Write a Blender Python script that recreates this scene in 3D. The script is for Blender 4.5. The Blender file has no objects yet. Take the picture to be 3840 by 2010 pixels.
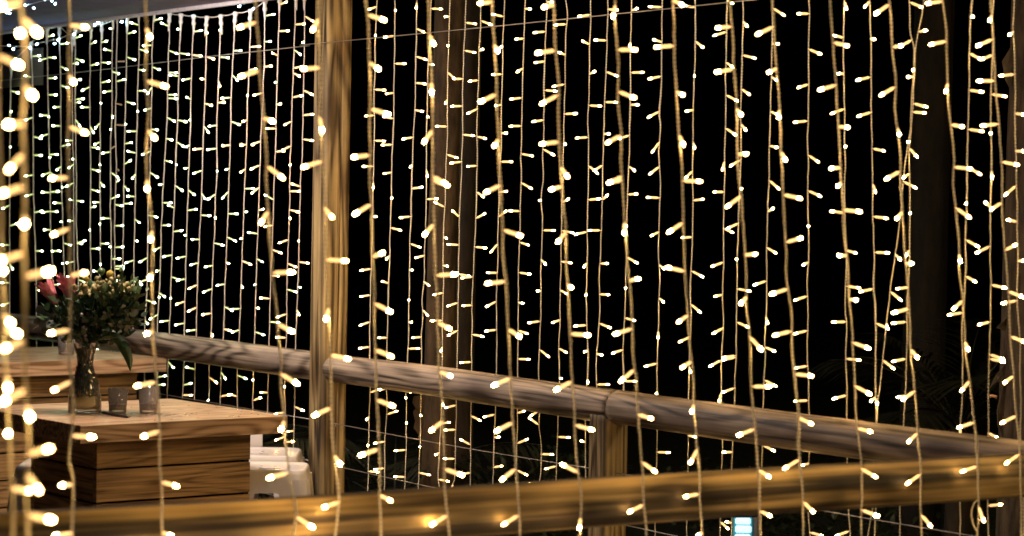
import bpy, bmesh, math, random
from mathutils import Vector, Matrix, noise
random.seed(7)
SC = bpy.context.scene
COL = SC.collection
# ------------------------------------------------------------------ camera
FPX, CX, CY = 9067.0, 1920.0, 1005.0
EYE = Vector((0.0, 0.0, 1.6))
PITCH = math.atan((CY - 760.0) / FPX)
ROLL = 0.018
FWD = Vector((0, math.cos(PITCH), -math.sin(PITCH)))
R0 = Vector((1, 0, 0)); U0 = R0.cross(FWD).normalized()
RIGHT = (R0 * math.cos(ROLL) + U0 * math.sin(ROLL)).normalized()
UP = (U0 * math.cos(ROLL) - R0 * math.sin(ROLL)).normalized()
cam_d = bpy.data.cameras.new("camera"); cam = bpy.data.objects.new("camera", cam_d); COL.objects.link(cam)
M = Matrix((RIGHT, UP, -FWD)).transposed().to_4x4(); M.translation = EYE
cam.matrix_world = M
cam_d.sensor_width = 36.0; cam_d.lens = 85.0; cam_d.clip_start = 0.05; cam_d.clip_end = 500
cam_d.dof.use_dof = True; cam_d.dof.focus_distance = 7.7; cam_d.dof.aperture_fstop = 5.2
SC.camera = cam

def ray(px, py):
    return FWD + RIGHT * ((px - CX) / FPX) - UP * ((py - CY) / FPX)
def at_z(px, py, z):
    r = ray(px, py); return EYE + r * ((z - EYE.z) / r.z)
def at_y(px, py, y):
    r = ray(px, py); return EYE + r * (y / r.y)
class VPlane:                       # a vertical plane through two plan points
    def __init__(s, a, b, off=0.0):
        d = Vector((b.x - a.x, b.y - a.y, 0)).normalized()
        s.n = Vector((-d.y, d.x, 0))
        if s.n.y < 0: s.n = -s.n
        s.d = d; s.p = Vector((a.x, a.y, 0)) + s.n * off
    def hit(s, px, py):
        r = ray(px, py); return EYE + r * ((s.p - EYE).dot(s.n) / r.dot(s.n))
RZ = 1.0
fa, fb = at_z(600, 1293, RZ), at_z(3840, 1733, RZ)
na, nb = at_z(1900, 1908, RZ), at_z(3840, 1779, RZ)
FARP = VPlane(fa, fb, 0.0); FARS = VPlane(fa, fb, 0.062)
NEARP = VPlane(na, nb, 0.0); NEARS = VPlane(na, nb, -0.079)

# ------------------------------------------------------------------ helpers
def tag(o, label=None, cat=None, group=None, kind=None):
    if label: o["label"] = label
    if cat: o["category"] = cat
    if group: o["group"] = group
    if kind: o["kind"] = kind
    return o
def empty(name, loc, label, cat, group=None, kind=None, rz=0.0):
    o = bpy.data.objects.new(name, None); COL.objects.link(o)
    o.location = loc; o.rotation_euler = (0, 0, rz); o.empty_display_size = 0.1
    return tag(o, label, cat, group, kind)
def mesh(name, verts, faces, mats, smooth=True, fm=None):
    me = bpy.data.meshes.new(name); me.from_pydata([tuple(v) for v in verts], [], faces)
    if not isinstance(mats, (list, tuple)): mats = [mats]
    for m in mats: me.materials.append(m)
    if smooth: me.polygons.foreach_set("use_smooth", [True] * len(me.polygons))
    if fm: me.polygons.foreach_set("material_index", fm)
    me.update(); return me
def obj(name, me, parent=None, loc=(0, 0, 0), rot=None):
    o = bpy.data.objects.new(name, me); COL.objects.link(o); o.location = loc
    if rot is not None: o.rotation_euler = rot
    if parent is not None: o.parent = parent
    return o
class MB:
    def __init__(s): s.v = []; s.f = []
    def add(s, vs, fs):
        n = len(s.v); s.v += [Vector(v) for v in vs]; s.f += [tuple(i + n for i in f) for f in fs]
    def box(s, c, d, rz=0.0, bev=0.0):
        bm = bmesh.new(); bmesh.ops.create_cube(bm, size=1)
        bmesh.ops.scale(bm, vec=d, verts=bm.verts)
        if bev: bmesh.ops.bevel(bm, geom=bm.edges[:], offset=bev, segments=2, affect='EDGES', profile=.6)
        bmesh.ops.rotate(bm, cent=(0, 0, 0), matrix=Matrix.Rotation(rz, 3, 'Z'), verts=bm.verts)
        bmesh.ops.translate(bm, vec=c, verts=bm.verts)
        bm.verts.ensure_lookup_table()
        s.add([v.co.copy() for v in bm.verts], [[v.index for v in f.verts] for f in bm.faces]); bm.free()
    def tube(s, pts, rad, n=6, caps=True):
        pts = [Vector(p) for p in pts]; rings = []
        base = len(s.v); prev = None
        for i, p in enumerate(pts):
            t = (pts[min(i + 1, len(pts) - 1)] - pts[max(i - 1, 0)]).normalized()
            a = t.orthogonal().normalized() if prev is None else (prev - t * prev.dot(t)).normalized()
            prev = a; b = t.cross(a); r = rad[i] if isinstance(rad, (list, tuple)) else rad
            for k in range(n):
                q = 2 * math.pi * k / n; s.v.append(p + a * (r * math.cos(q)) + b * (r * math.sin(q)))
        for i in range(len(pts) - 1):
            for k in range(n):
                k2 = (k + 1) % n
                s.f.append((base + i * n + k, base + i * n + k2, base + (i + 1) * n + k2, base + (i + 1) * n + k))
        if caps:
            s.f.append(tuple(base + k for k in reversed(range(n))))
            s.f.append(tuple(base + (len(pts) - 1) * n + k for k in range(n)))
    def lathe(s, prof, n=20, c=(0, 0, 0), cap=True):
        base = len(s.v); c = Vector(c)
        for r, z in prof:
            for k in range(n):
                q = 2 * math.pi * k / n; s.v.append(c + Vector((r * math.cos(q), r * math.sin(q), z)))
        for i in range(len(prof) - 1):
            for k in range(n):
                k2 = (k + 1) % n
                s.f.append((base + i * n + k, base + i * n + k2, base + (i + 1) * n + k2, base + (i + 1) * n + k))
        if cap:
            s.f.append(tuple(base + k for k in reversed(range(n))))
            s.f.append(tuple(base + (len(prof) - 1) * n + k for k in range(n)))
    def me(s, name, mats, smooth=True, origin=None):
        if origin is not None: s.v = [v - Vector(origin) for v in s.v]
        return mesh(name, s.v, s.f, mats, smooth)
    def build(s, name, mat, parent=None, smooth=True, loc=(0, 0, 0)):
        return obj(name, s.me(name, mat, smooth), parent, loc)

# ------------------------------------------------------------------ materials
def newmat(name):
    m = bpy.data.materials.new(name); m.use_nodes = True; nt = m.node_tree
    return m, nt, nt.nodes["Principled BSDF"]
def L(nt, a, b): nt.links.new(a, b)
def plain(name, col, rough=.5, **kw):
    m, nt, b = newmat(name)
    b.inputs["Base Color"].default_value = (*col, 1); b.inputs["Roughness"].default_value = rough
    for k, v in kw.items(): b.inputs[k.replace("_", " ")].default_value = v
    return m
def mottled(name, c1, c2, scale=20, rough=.8, bump=.3, bd=.004, **kw):
    m, nt, b = newmat(name); N = nt.nodes
    tc = N.new("ShaderNodeTexCoord"); nz = N.new("ShaderNodeTexNoise")
    nz.inputs["Scale"].default_value = scale; nz.inputs["Detail"].default_value = 6
    cr = N.new("ShaderNodeValToRGB"); cr.color_ramp.elements[0].color = (*c1, 1); cr.color_ramp.elements[1].color = (*c2, 1)
    cr.color_ramp.elements[0].position = .3; cr.color_ramp.elements[1].position = .7
    bp = N.new("ShaderNodeBump"); bp.inputs["Strength"].default_value = bump; bp.inputs["Distance"].default_value = bd
    L(nt, tc.outputs["Object"], nz.inputs["Vector"]); L(nt, nz.outputs["Fac"], cr.inputs["Fac"])
    L(nt, cr.outputs["Color"], b.inputs["Base Color"]); L(nt, nz.outputs["Fac"], bp.inputs["Height"]); L(nt, bp.outputs["Normal"], b.inputs["Normal"])
    b.inputs["Roughness"].default_value = rough
    for k, v in kw.items(): b.inputs[k.replace("_", " ")].default_value = v
    return m
def wood(name, dark, light, ring=(1.6, 9, 9), rings=7.0, streak=(2.5, 90, 90), rough=.6, coat=0.0, bump=.35, stain=.5, knots=0.0, seed=0.0, line=.5, ssc=(3, 7, 7), sp=(.35, .65)):
    # grain runs along the object's X axis; contour lines of a stretched noise field make the cathedral figure
    m, nt, b = newmat(name); N = nt.nodes
    tc = N.new("ShaderNodeTexCoord"); oi = N.new("ShaderNodeObjectInfo")
    ad = N.new("ShaderNodeVectorMath"); ad.operation = 'MULTIPLY_ADD'
    cb = N.new("ShaderNodeCombineXYZ"); 
    for k in range(3): L(nt, oi.outputs["Random"], cb.inputs[k])
    L(nt, cb.outputs[0], ad.inputs[0]); ad.inputs[1].default_value = (13, 7, 5); L(nt, tc.outputs["Object"], ad.inputs[2])
    def noisev(sc, detail, off=0.0):
        mp = N.new("ShaderNodeMapping"); mp.inputs["Scale"].default_value = sc; mp.inputs["Location"].default_value = (seed + off,) * 3
        nz = N.new("ShaderNodeTexNoise"); nz.inputs["Scale"].default_value = 1; nz.inputs["Detail"].default_value = detail
        L(nt, ad.outputs[0], mp.inputs["Vector"]); L(nt, mp.outputs[0], nz.inputs["Vector"]); return nz.outputs["Fac"]
    def mth(op, a, bv, c=None):
        q = N.new("ShaderNodeMath"); q.operation = op
        for i, x in enumerate([a, bv] + ([c] if c is not None else [])):
            if isinstance(x, (int, float)): q.inputs[i].default_value = x
            else: L(nt, x, q.inputs[i])
        return q.outputs[0]
    n1 = noisev(ring, 1.5); n2 = noisev(streak, 5, 3.1); n3 = noisev(ssc, 4, 8.7)
    n2 = mth('MULTIPLY', mth('SUBTRACT', n2, .34), 3.1)
    w = mth('MULTIPLY_ADD', mth('SINE', mth('MULTIPLY', n1, rings * 6.283), 0), .5, .5)
    w = mth('POWER', w, 1.8)
    v = mth('ADD', mth('MULTIPLY', w, line), mth('MULTIPLY', n2, 1 - line))
    cr = N.new("ShaderNodeValToRGB"); e = cr.color_ramp.elements
    e[0].position = .12; e[0].color = (*light, 1); e[1].position = .85; e[1].color = (*dark, 1)
    L(nt, v, cr.inputs["Fac"])
    mx = N.new("ShaderNodeMix"); mx.data_type = 'RGBA'; mx.blend_type = 'MULTIPLY'
    cr2 = N.new("ShaderNodeValToRGB"); cr2.color_ramp.elements[0].position = sp[0]; cr2.color_ramp.elements[1].position = sp[1]
    cr2.color_ramp.elements[0].color = (1 - stain, 1 - stain, 1 - stain * .9, 1); cr2.color_ramp.elements[1].color = (1, 1, 1, 1)
    L(nt, n3, cr2.inputs["Fac"]); mx.inputs[0].default_value = 1
    L(nt, cr.outputs[0], mx.inputs[6]); L(nt, cr2.outputs[0], mx.inputs[7])
    out = mx.outputs[2]
    if knots:
        vo = N.new("ShaderNodeTexVoronoi"); mp = N.new("ShaderNodeMapping"); mp.inputs["Scale"].default_value = (2.6, 7, 7)
        L(nt, ad.outputs[0], mp.inputs["Vector"]); L(nt, mp.outputs[0], vo.inputs["Vector"]); vo.inputs["Scale"].default_value = 1
        cr3 = N.new("ShaderNodeValToRGB"); cr3.color_ramp.elements[0].position = .14; cr3.color_ramp.elements[1].position = .34
        cr3.color_ramp.elements[0].color = (.25, .18, .13, 1); cr3.color_ramp.elements[1].color = (1, 1, 1, 1)
        L(nt, vo.outputs["Distance"], cr3.inputs["Fac"])
        m2 = N.new("ShaderNodeMix"); m2.data_type = 'RGBA'; m2.blend_type = 'MULTIPLY'; m2.inputs[0].default_value = knots
        L(nt, out, m2.inputs[6]); L(nt, cr3.outputs[0], m2.inputs[7]); out = m2.outputs[2]
    L(nt, out, b.inputs["Base Color"])
    bp = N.new("ShaderNodeBump"); bp.inputs["Strength"].default_value = bump; bp.inputs["Distance"].default_value = .003; bp.invert = True
    L(nt, v, bp.inputs["Height"]); L(nt, bp.outputs[0], b.inputs["Normal"])
    b.inputs["Roughness"].default_value = rough
    if coat: b.inputs["Coat Weight"].default_value = coat; b.inputs["Coat Roughness"].default_value = .22
    return m
def emis(name, col, s, base=(.8, .8, .8)):
    return plain(name, base, .4, Emission_Color=(*col, 1), Emission_Strength=s)
def thin_glass(name, tint=(.97, .97, .97), rough=.02, refl=1.0, haze=0.0, hcol=(.8, .8, .8)):
    m, nt, b = newmat(name); N = nt.nodes; N.remove(b); o = N["Material Output"]
    tr = N.new("ShaderNodeBsdfTransparent"); tr.inputs[0].default_value = (*tint, 1)
    gl = N.new("ShaderNodeBsdfGlossy"); gl.inputs["Roughness"].default_value = rough
    lw = N.new("ShaderNodeFresnel"); lw.inputs["IOR"].default_value = 1.5
    mt = N.new("ShaderNodeMath"); mt.operation = 'MULTIPLY'; mt.inputs[1].default_value = refl; mt.use_clamp = True
    mx = N.new("ShaderNodeMixShader"); L(nt, lw.outputs[0], mt.inputs[0]); L(nt, mt.outputs[0], mx.inputs[0])
    L(nt, tr.outputs[0], mx.inputs[1]); L(nt, gl.outputs[0], mx.inputs[2]); out = mx.outputs[0]
    if haze:                      # pale diffuse share mixed over the clear shader
        df = N.new("ShaderNodeBsdfDiffuse"); df.inputs[0].default_value = (*hcol, 1); tl = N.new("ShaderNodeBsdfTranslucent"); tl.inputs[0].default_value = (*hcol, 1)
        a = N.new("ShaderNodeMixShader"); L(nt, df.outputs[0], a.inputs[1]); L(nt, tl.outputs[0], a.inputs[2])
        b2 = N.new("ShaderNodeMixShader"); b2.inputs[0].default_value = haze; L(nt, out, b2.inputs[1]); L(nt, a.outputs[0], b2.inputs[2]); out = b2.outputs[0]
    L(nt, out, o.inputs["Surface"])
    return m

TIP = 88.0
MT = {
 'unlit': plain('unlit_bulb_plastic', (.62, .42, .28), .3),
 'cable': mottled("cable_plastic", (.68, .66, .56), (.80, .77, .66), 300, .35, .1, .0005, Subsurface_Weight=0.0),
 'cable_l': mottled("cable_plastic_clear", (.88, .76, .68), (.96, .86, .79), 300, .35, .1, .0005),
 'sleeve': emis("led_sleeve_warm", (1.0, .56, .20), 1.35, (.8, .7, .5)),
 'sleeve_f': emis("led_sleeve_warm_far", (1.0, .58, .22), .85, (.8, .7, .5)),
 'sleeve_l': emis("led_sleeve_greenish", (.74, .90, .33), .72, (.7, .75, .5)),
 'tip': emis("led_tip_warm", (1.0, .57, .18), TIP),
 'tip_l': emis("led_tip_greenish", (.80, .95, .55), TIP * .45),
 'tip_c': emis("led_tip_cool", (.42, .78, 1.0), 110),
 'sleeve_c': emis("led_sleeve_cool", (.45, .6, 1.0), .8),
 'conn': plain("clear_plug_plastic", (.82, .78, .76), .25),
 'rail': wood("weathered_rail_wood", (.04, .029, .02), (.46, .37, .28), ring=(.8, 6, 6), rings=15, streak=(1.6, 80, 80), rough=.6, stain=.5, knots=1, line=.42),
 'rail_n': wood("near_rail_wood", (.045, .028, .012), (.56, .42, .20), ring=(.5, 6, 6), rings=6, streak=(1.0, 45, 45), rough=.72, bump=.8, stain=.88, ssc=(.6, 22, 22), sp=(.43, .53), knots=.5, seed=5, line=.5),
 'post': wood("pine_post_wood", (.06, .035, .014), (.54, .40, .18), ring=(.7, 9, 9), rings=14, streak=(1.2, 75, 75), rough=.65, stain=.5, knots=.8, seed=2, line=.45),
 'top': wood("tabletop_wood", (.22, .11, .045), (.66, .43, .25), ring=(1.1, 8, 8), rings=16, streak=(2, 90, 90), rough=.42, coat=.3, bump=.15, stain=.22, seed=9, line=.5),
 'board': wood("table_board_wood", (.16, .085, .03), (.55, .33, .13), ring=(1.0, 12, 12), rings=12, streak=(1.8, 110, 110), rough=.5, stain=.35, knots=.3, seed=4, line=.35),
 'dark': plain("dark_core", (.02, .015, .012), .9),
 'white': plain("white_powder_coat", (.72, .69, .68), .22),
 'wire': plain("galvanised_wire", (.45, .42, .40), .4, Metallic=.7),
 'glass': thin_glass("clear_glass", (.98, .98, .98), .02, .8, .03, (.85, .8, .78)),
 'cglass': thin_glass("hazy_glass", (.96, .95, .95), .03, 2.2, .16, (.95, .86, .80)),  # pale diffuse haze mixed into the clear wall
 'water': thin_glass("water", (.95, .92, .80), .02, 1.0, .75, (.98, .85, .50)),  # yellow haze paints the refracted light into the water colour
 'wax': plain("candle_wax", (.75, .68, .62), .5, Subsurface_Weight=.3),
 'tipb': emis('led_tip_bright', (1.0, .57, .18), 150), 'tipd': emis('led_tip_soft', (1.0, .57, .18), 42),
 'pen': plain("dark_pen", (.03, .025, .03), .3),
 'canvas': mottled("canopy_canvas", (.05, .030, .10), (.085, .052, .16), 9, .8, .2),
}
# ------------------------------------------------------------------ bulbs
BL = .031
def bulb_meshes(sfx, sm, tm, ln=BL, rs=.0026, rt=.0031):
    s = MB(); s.lathe([(.0009, -.001), (.0011, .003), (rs * .8, .0045), (rs, .006), (rs, ln - .011), (rs * .92, ln - .0085)], 8)
    t = MB(); t.lathe([(rs * .9, ln - .0085), (rt, ln - .0078), (rt, ln - .0035), (rt * .82, ln - .0015), (rt * .45, ln - .0003)], 8)
    return s.me("bulb_sleeve" + sfx, sm), t.me("led_tip" + sfx, tm)
BM = {'N': bulb_meshes("", MT['sleeve'], MT['tip'], rs=.0031, rt=.0029), 'F': bulb_meshes("_far", MT['sleeve_f'], MT['tip'], rs=.0033, rt=.0026),
      'L': bulb_meshes("_left", MT['sleeve_l'], MT['tip_l'], rs=.0027, rt=.0024), 'C': bulb_meshes("_cool", MT['sleeve_c'], MT['tip_c'], .014, .0013, .0026)}
RBV = random.Random(77)
def put_bulb(layer, root, p, vec):
    if layer in 'NF':            # glare of tips aimed at the camera baked into emission, rest at random
        q_ = -vec.normalized().dot(FWD); layer += 'b' if q_ > .6 or RBV.random() < .12 else ('d' if RBV.random() < .6 else '')
    sm, tm = BM[layer]; ln = .014 if layer == 'C' else BL
    sc = max(.8, min(1.3, vec.length / (ln - .004)))
    q = vec.to_track_quat('Z', 'Y')
    o = bpy.data.objects.new("bulb", sm); COL.objects.link(o); o.parent = root
    o.rotation_mode = 'QUATERNION'; o.rotation_quaternion = q; o.scale = (1, 1, sc); o.location = p - root.location
    t = bpy.data.objects.new("led_tip", tm); COL.objects.link(t); t.parent = o
for k_ in 'NF':
    for s_ in 'bd': BM[k_ + s_] = (BM[k_][0], BM[k_][1].copy()); BM[k_ + s_][1].materials[0] = MT['tip' + s_]
def bulb_vec(p, dx, dy, ln=BL - .004):
    d = (p - EYE).dot(FWD)
    v = RIGHT * (dx * d / FPX) - UP * (dy * d / FPX)
    k = max(0.0, ln * ln - v.length_squared)
    return v - (p - EYE).normalized() * math.sqrt(k)

G = 2.0117
ORG = {1: (0, 0), 2: (2575, 0), 3: (5150, 0), 4: (0, 1348), 5: (2575, 1348), 6: (5150, 1348), 7: (0, 2696), 8: (2575, 2696), 9: (5150, 2696)}
NEAR = """-15@900 -15@0 10@1500 25@2000 38@2600 50@2800 65@3250 80@3600 95@4044
168@0 180@300 185@900 180@1348 190@1700 178@2400 190@2696 210@3300 205@3700 215@4044
520@0 520@700 515@1000 520@1548 525@1948 530@2248 525@2696 548@2996 545@3200 530@3350 530@3500 550@3600 545@3800 550@4044
1095@0 1105@300 1100@600 1115@900 1110@1348 1145@1750 1148@2250 1165@2696 1190@3000 1200@3200 1205@3500 1220@3650 1215@3900 1225@4044
1930@0 1945@300 1965@600 1985@900 2010@1200 2005@1348 2020@1548 2040@1850 2060@2150 2085@2350 2110@2696 2115@2900 2140@3100 2150@3300 2180@3600 2210@3750 2230@3900 2212@4044
2400@0 2405@250 2420@600 2410@900 2430@1150 2440@1348 2450@1650 2465@2050 2480@2350 2490@2696 2500@3100 2510@3300 2530@3500 2560@3750 2550@3900 2530@4044
2765@0 2780@300 2790@900 2795@1348 2805@1550 2810@1850 2825@2350 2830@2696 2840@3000 2850@3200 2865@3500 2865@3700 2875@4044
3230@0 3245@350 3255@650 3265@1000 3265@1348 3275@1750 3290@2050 3300@2350 3310@2696 3320@2900 3340@3100 3350@3400 3350@3600 3370@3800 3385@4044
3710@0 3725@300 3740@600 3755@900 3772@1348 3790@1650 3800@1950 3820@2150 3830@2350 3842@2696 3860@2900 3865@3100 3880@3300 3890@3550 3905@3750 3920@4000
4180@0 4190@300 4210@600 4215@800 4220@1000 4232@1348 4250@1550 4270@1700 4275@2050 4295@2350 4302@2696 4320@2900 4330@3100 4345@3350 4365@3600 4380@3800 4376@4044
4640@0 4650@300 4665@550 4665@800 4685@1050 4695@1348 4710@1650 4725@1850 4740@2050 4760@2250 4775@2550 4780@2696 4800@2900 4815@3200 4840@3400 4850@3700 4865@3900 4875@4044
5075@0 5090@400 5100@700 5115@900 5148@1400 5160@1850 5170@2050 5180@2250 5195@2450 5215@2696 5230@2900 5235@3100 5255@3300 5275@3500 5275@3700 5290@3900 5300@4044
5505@0 5520@200 5535@450 5550@700 5560@1000 5573@1348 5595@1500 5605@1750 5625@2050 5640@2350 5650@2450 5660@2696 5675@2950 5690@3200 5705@3350 5725@3550 5730@3700 5740@4044
5825@0 5840@250 5860@500 5875@750 5890@1050 5902@1348 5915@1600 5930@1850 5940@2100 5965@2350 5980@2696 6000@2900 6020@3150 6030@3400 6035@3550 6060@3750 6055@4044
6265@0 6280@200 6295@450 6315@700 6325@950 6347@1348 6360@1600 6375@1800 6395@2000 6405@2250 6425@2500 6435@2696 6450@2950 6465@3200 6485@3400 6500@3600 6495@4044
6710@0 6725@200 6740@400 6755@650 6755@800 6780@1050 6795@1348 6810@1650 6820@1850 6835@2050 6855@2250 6870@2550 6875@2696 6895@2900 6915@3100 6925@3300 6945@3500 6950@3800 6955@4044
7110@0 7140@250 7145@500 7160@800 7180@1000 7198@1200 7190@1400 7215@1600 7230@1800 7240@2050 7260@2250 7275@2450 7285@2696 7310@2850 7335@3050 7355@3250 7375@3500 7380@3750 7375@4044
7475@0 7485@200 7500@450 7520@800 7540@1000 7558@1300 7560@1600 7580@1850 7600@2100 7615@2350 7632@2696 7650@2900 7670@3150 7690@3400 7700@3700 7705@4044"""
FAR = """2845@0 2833@270 2830@500 2823@700 2823@1000 2817@1348 2810@1650 2805@1850 2800@2050 2795@2250 2790@2550 2795@2886 2785@3150 2780@3400 2775@3706
2980@0 2980@300 2975@500 2970@700 2970@900 2960@1150 2955@1348 2950@1550 2945@1750 2940@2000 2930@2200 2925@2450 2920@2650 2915@2896 2920@3100 2905@3300 2900@3706
3145@0 3140@300 3135@500 3130@800 3120@1000 3115@1200 3105@1348 3100@1650 3093@1850 3090@2050 3085@2250 3080@2600 3062@2926 3065@3200 3060@3500 3053@3700
3250@0 3245@300 3230@500 3225@800 3220@1000 3216@1348 3213@1600 3205@1850 3200@2050 3187@2250 3190@2350 3180@2550 3182@2696 3175@2950 3173@3300 3165@3450 3155@3700
3395@0 3387@250 3380@450 3375@750 3375@1000 3362@1348 3355@1550 3347@1750 3343@1950 3345@2150 3340@2350 3337@2650 3335@3000 3325@3200 3315@3400 3305@3600 3315@3680
3515@0 3507@250 3495@500 3490@800 3490@1000 3480@1348 3470@1550 3465@1750 3460@2050 3455@2350 3450@2696 3443@2986 3440@3200 3435@3400 3430@3600 3405@3690
3630@0 3625@200 3615@400 3610@600 3605@800 3600@1000 3598@1348 3593@1550 3587@1750 3577@1950 3565@2150 3560@2450 3560@2696 3553@3006 3550@3300 3547@3680
3805@0 3795@250 3790@500 3785@700 3780@900 3783@1100 3765@1348 3763@1598 3757@1800 3755@2000 3745@2250 3747@2450 3748@2696 3740@3036 3730@3200 3725@3400 3717@3670
3960@0 3953@300 3945@500 3940@700 3935@1000 3930@1200 3933@1348 3925@1500 3923@1750 3915@1950 3910@2150 3910@2350 3905@2696 3903@3066 3900@3300 3897@3500 3895@3650
4125@0 4118@250 4110@500 4105@800 4103@1000 4095@1200 4097@1348 4083@1518 4095@1650 4087@1850 4080@2050 4083@2250 4075@2450 4070@2696 4065@2830 4075@3076 4065@3200 4080@3350 4075@3600 4060@3655
4270@0 4278@100 4267@300 4265@500 4260@700 4255@900 4250@1200 4240@1548 4235@1800 4230@2050 4225@2250 4225@2450 4215@2650 4220@2846 4210@3106 4205@3300 4195@3640
4455@0 4455@200 4445@400 4445@700 4435@900 4440@1050 4440@1348 4435@1550 4430@1750 4430@1950 4425@2250 4430@2550 4437@2696 4430@2890 4415@3146 4415@3350 4420@3640
4585@0 4580@300 4573@500 4560@800 4555@1000 4547@1200 4548@1348 4543@1550 4533@1800 4530@1950 4520@2150 4525@2350 4510@2550 4500@2696 4500@2900 4500@3600
4765@0 4760@250 4755@400 4757@600 4753@900 4745@1200 4740@1348 4730@1600 4725@1950 4720@2200 4715@2350 4705@2550 4700@2696 4705@2916 4700@3600
4995@0 4993@300 4990@600 4975@850 4985@950 4970@1150 4982@1348 4975@1600 4970@1950 4975@2100 4970@2350 4965@2550 4960@2696 4958@2900 4955@3236 4950@3560 4940@4044
5245@0 5245@300 5240@550 5230@850 5230@1100 5222@1348 5228@1600 5222@1850 5215@2050 5205@2200 5215@2400 5200@2746 5195@2980 5190@3276 5190@3570 5180@4044
5485@0 5480@300 5475@600 5475@850 5468@1100 5466@1348 5460@1600 5458@1850 5458@2050 5450@2250 5458@2450 5443@2696 5440@2900 5450@3316 5443@3556 5432@4044
5605@0 5602@300 5595@550 5588@850 5590@1000 5584@1348 5578@1548 5568@1800 5560@2000 5558@2200 5555@2450 5551@2696 5545@2900 5530@3326 5522@3556 5518@4044
5830@0 5825@350 5818@600 5810@900 5805@1100 5800@1348 5792@1600 5785@1850 5785@2150 5780@2350 5770@2600 5770@2696 5760@3000 5750@3366 5748@3500 5740@4044
6100@0 6105@100 6098@300 6100@600 6098@850 6090@1050 6100@1200 6095@1348 6095@1650 6100@1900 6092@2150 6095@2450 6091@2696 6100@2950 6105@3400 6100@3550 6100@3876 6110@4044
6370@0 6365@300 6365@600 6372@850 6372@1050 6378@1250 6373@1348 6372@1600 6380@1850 6382@2050 6375@2350 6390@2450 6381@2696 6390@2950 6390@3200 6392@3500 6400@3856 6410@4044
6560@0 6565@250 6570@500 6575@800 6580@1050 6584@1348 6585@1650 6595@1900 6590@2150 6608@2400 6604@2696 6605@2950 6610@3200 6590@3500 6585@3826 6545@4044
6860@0 6870@250 6895@370 6895@450 6890@600 6875@800 6870@1000 6855@1150 6865@1348 6865@1550 6860@1800 6855@2150 6840@2250 6840@2450 6838@2696 6835@2950 6815@3216 6795@3600 6790@3816 6785@4044
6970@0 6940@180 6915@320 6903@400 6895@600 6880@900 6840@1150 6815@1348 6790@1650 6750@1950 6720@2150 6705@2300 6680@2500 6660@2696 6640@2900 6625@3000 6617@3150 6612@3500 6600@4044
7330@0 7315@200 7310@450 7305@800 7300@1100 7297@1348 7290@1600 7285@1800 7285@2050 7275@2250 7260@2450 7262@2696 7260@3000 7245@3200 7240@3500 7245@3786 7240@4044
7495@0 7485@200 7490@400 7475@700 7475@950 7480@1200 7478@1348 7470@1650 7470@1950 7475@2150 7468@2450 7462@2696 7455@3000 7458@3200 7450@3330 7452@3600 7450@3766 7455@4044
7650@0 7645@200 7655@400 7660@700 7655@1000 7667@1348 7670@1650 7680@1900 7675@2250 7690@2500 7694@2696 7700@3000 7695@3300 7720@3500 7722@4044"""
LEFT = """85@500 82@600 80@700 75@1000 73@1348 72@2000 74@2500 76@2620
235@350 245@600 250@1000 252@1348 255@1548 265@1850 272@2100 275@2400
355@240 358@500 365@800 370@1100 378@1348 380@1600 390@1900 398@2060
448@225 455@500 458@800 460@1100 463@1348 468@1500 475@1700 485@2090
542@300 545@700 550@1100 556@1348 555@1600 560@2000
565@250 567@600 568@900 572@1200 577@1348 575@1600 582@1900 590@2020
682@200 678@600 680@1000 684@1348 680@1700 685@2080
765@200 760@500 758@800 755@1100 753@1348 757@1650 755@1960
848@120 845@500 845@800 835@1100 836@1348 832@1550 838@1800 840@2020
888@80 880@400 875@700 870@1000 878@1300 868@1500 865@1800 865@2140
962@150 955@400 948@700 942@1000 935@1348 930@1700 925@2180
1048@70 1050@300 1040@600 1035@900 1023@1348 1020@1500 1012@1900 1005@2300 1000@2790 1000@3020
1165@60 1150@300 1148@600 1140@900 1135@1200 1120@1500 1115@1750 1110@2100 1095@2430 1090@2790 1090@3010
1280@130 1272@400 1265@700 1255@1000 1235@1348 1218@1700 1210@2000 1198@2250 1185@2500 1185@2790 1180@3020
1365@140 1355@400 1345@700 1335@1000 1322@1348 1312@1600 1300@1900 1290@2150 1278@2510 1268@2700 1262@3010
1460@150 1450@400 1440@750 1435@1000 1422@1348 1415@1550 1405@1900 1400@2100 1390@2520 1390@2720 1375@3010
1560@160 1555@400 1545@750 1535@1000 1524@1348 1520@1500 1505@1800 1490@2100 1480@2530 1472@2730 1465@3020
1665@150 1658@400 1645@700 1635@1050 1637@1348 1625@1500 1618@1750 1600@2150 1590@2540 1580@2740 1575@3040
1775@130 1760@400 1745@700 1740@1000 1728@1348 1720@1600 1710@1850 1698@2150 1685@2545 1670@2750 1660@3060
1890@110 1885@400 1870@700 1865@900 1855@1200 1847@1348 1840@1600 1830@1850 1820@2100 1805@2560 1790@2760 1790@3080
1998@40 1995@350 1985@700 1970@1000 1958@1348 1950@1600 1940@1900 1930@2200 1920@2570 1912@2770 1908@3105
2110@-20 2100@300 2095@500 2085@800 2080@1100 2068@1348 2062@1600 2050@1900 2040@2200 2030@2580 2025@2790 2018@3130
2230@-40 2220@350 2210@600 2200@900 2195@1100 2186@1348 2185@1550 2175@1850 2165@2150 2160@2590 2150@2800 2150@3360
2298@-40 2298@250 2290@600 2285@900 2280@1200 2268@1348 2262@1600 2255@1900 2245@2200 2230@2595 2225@2810 2215@3380"""
def parse(t): return [sorted([(float(b), float(a)) for a, b in (s.split('@') for s in ln.split())]) for ln in t.strip().split('\n')]
SN, SF, SL = parse(NEAR), parse(FAR), parse(LEFT)
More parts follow.
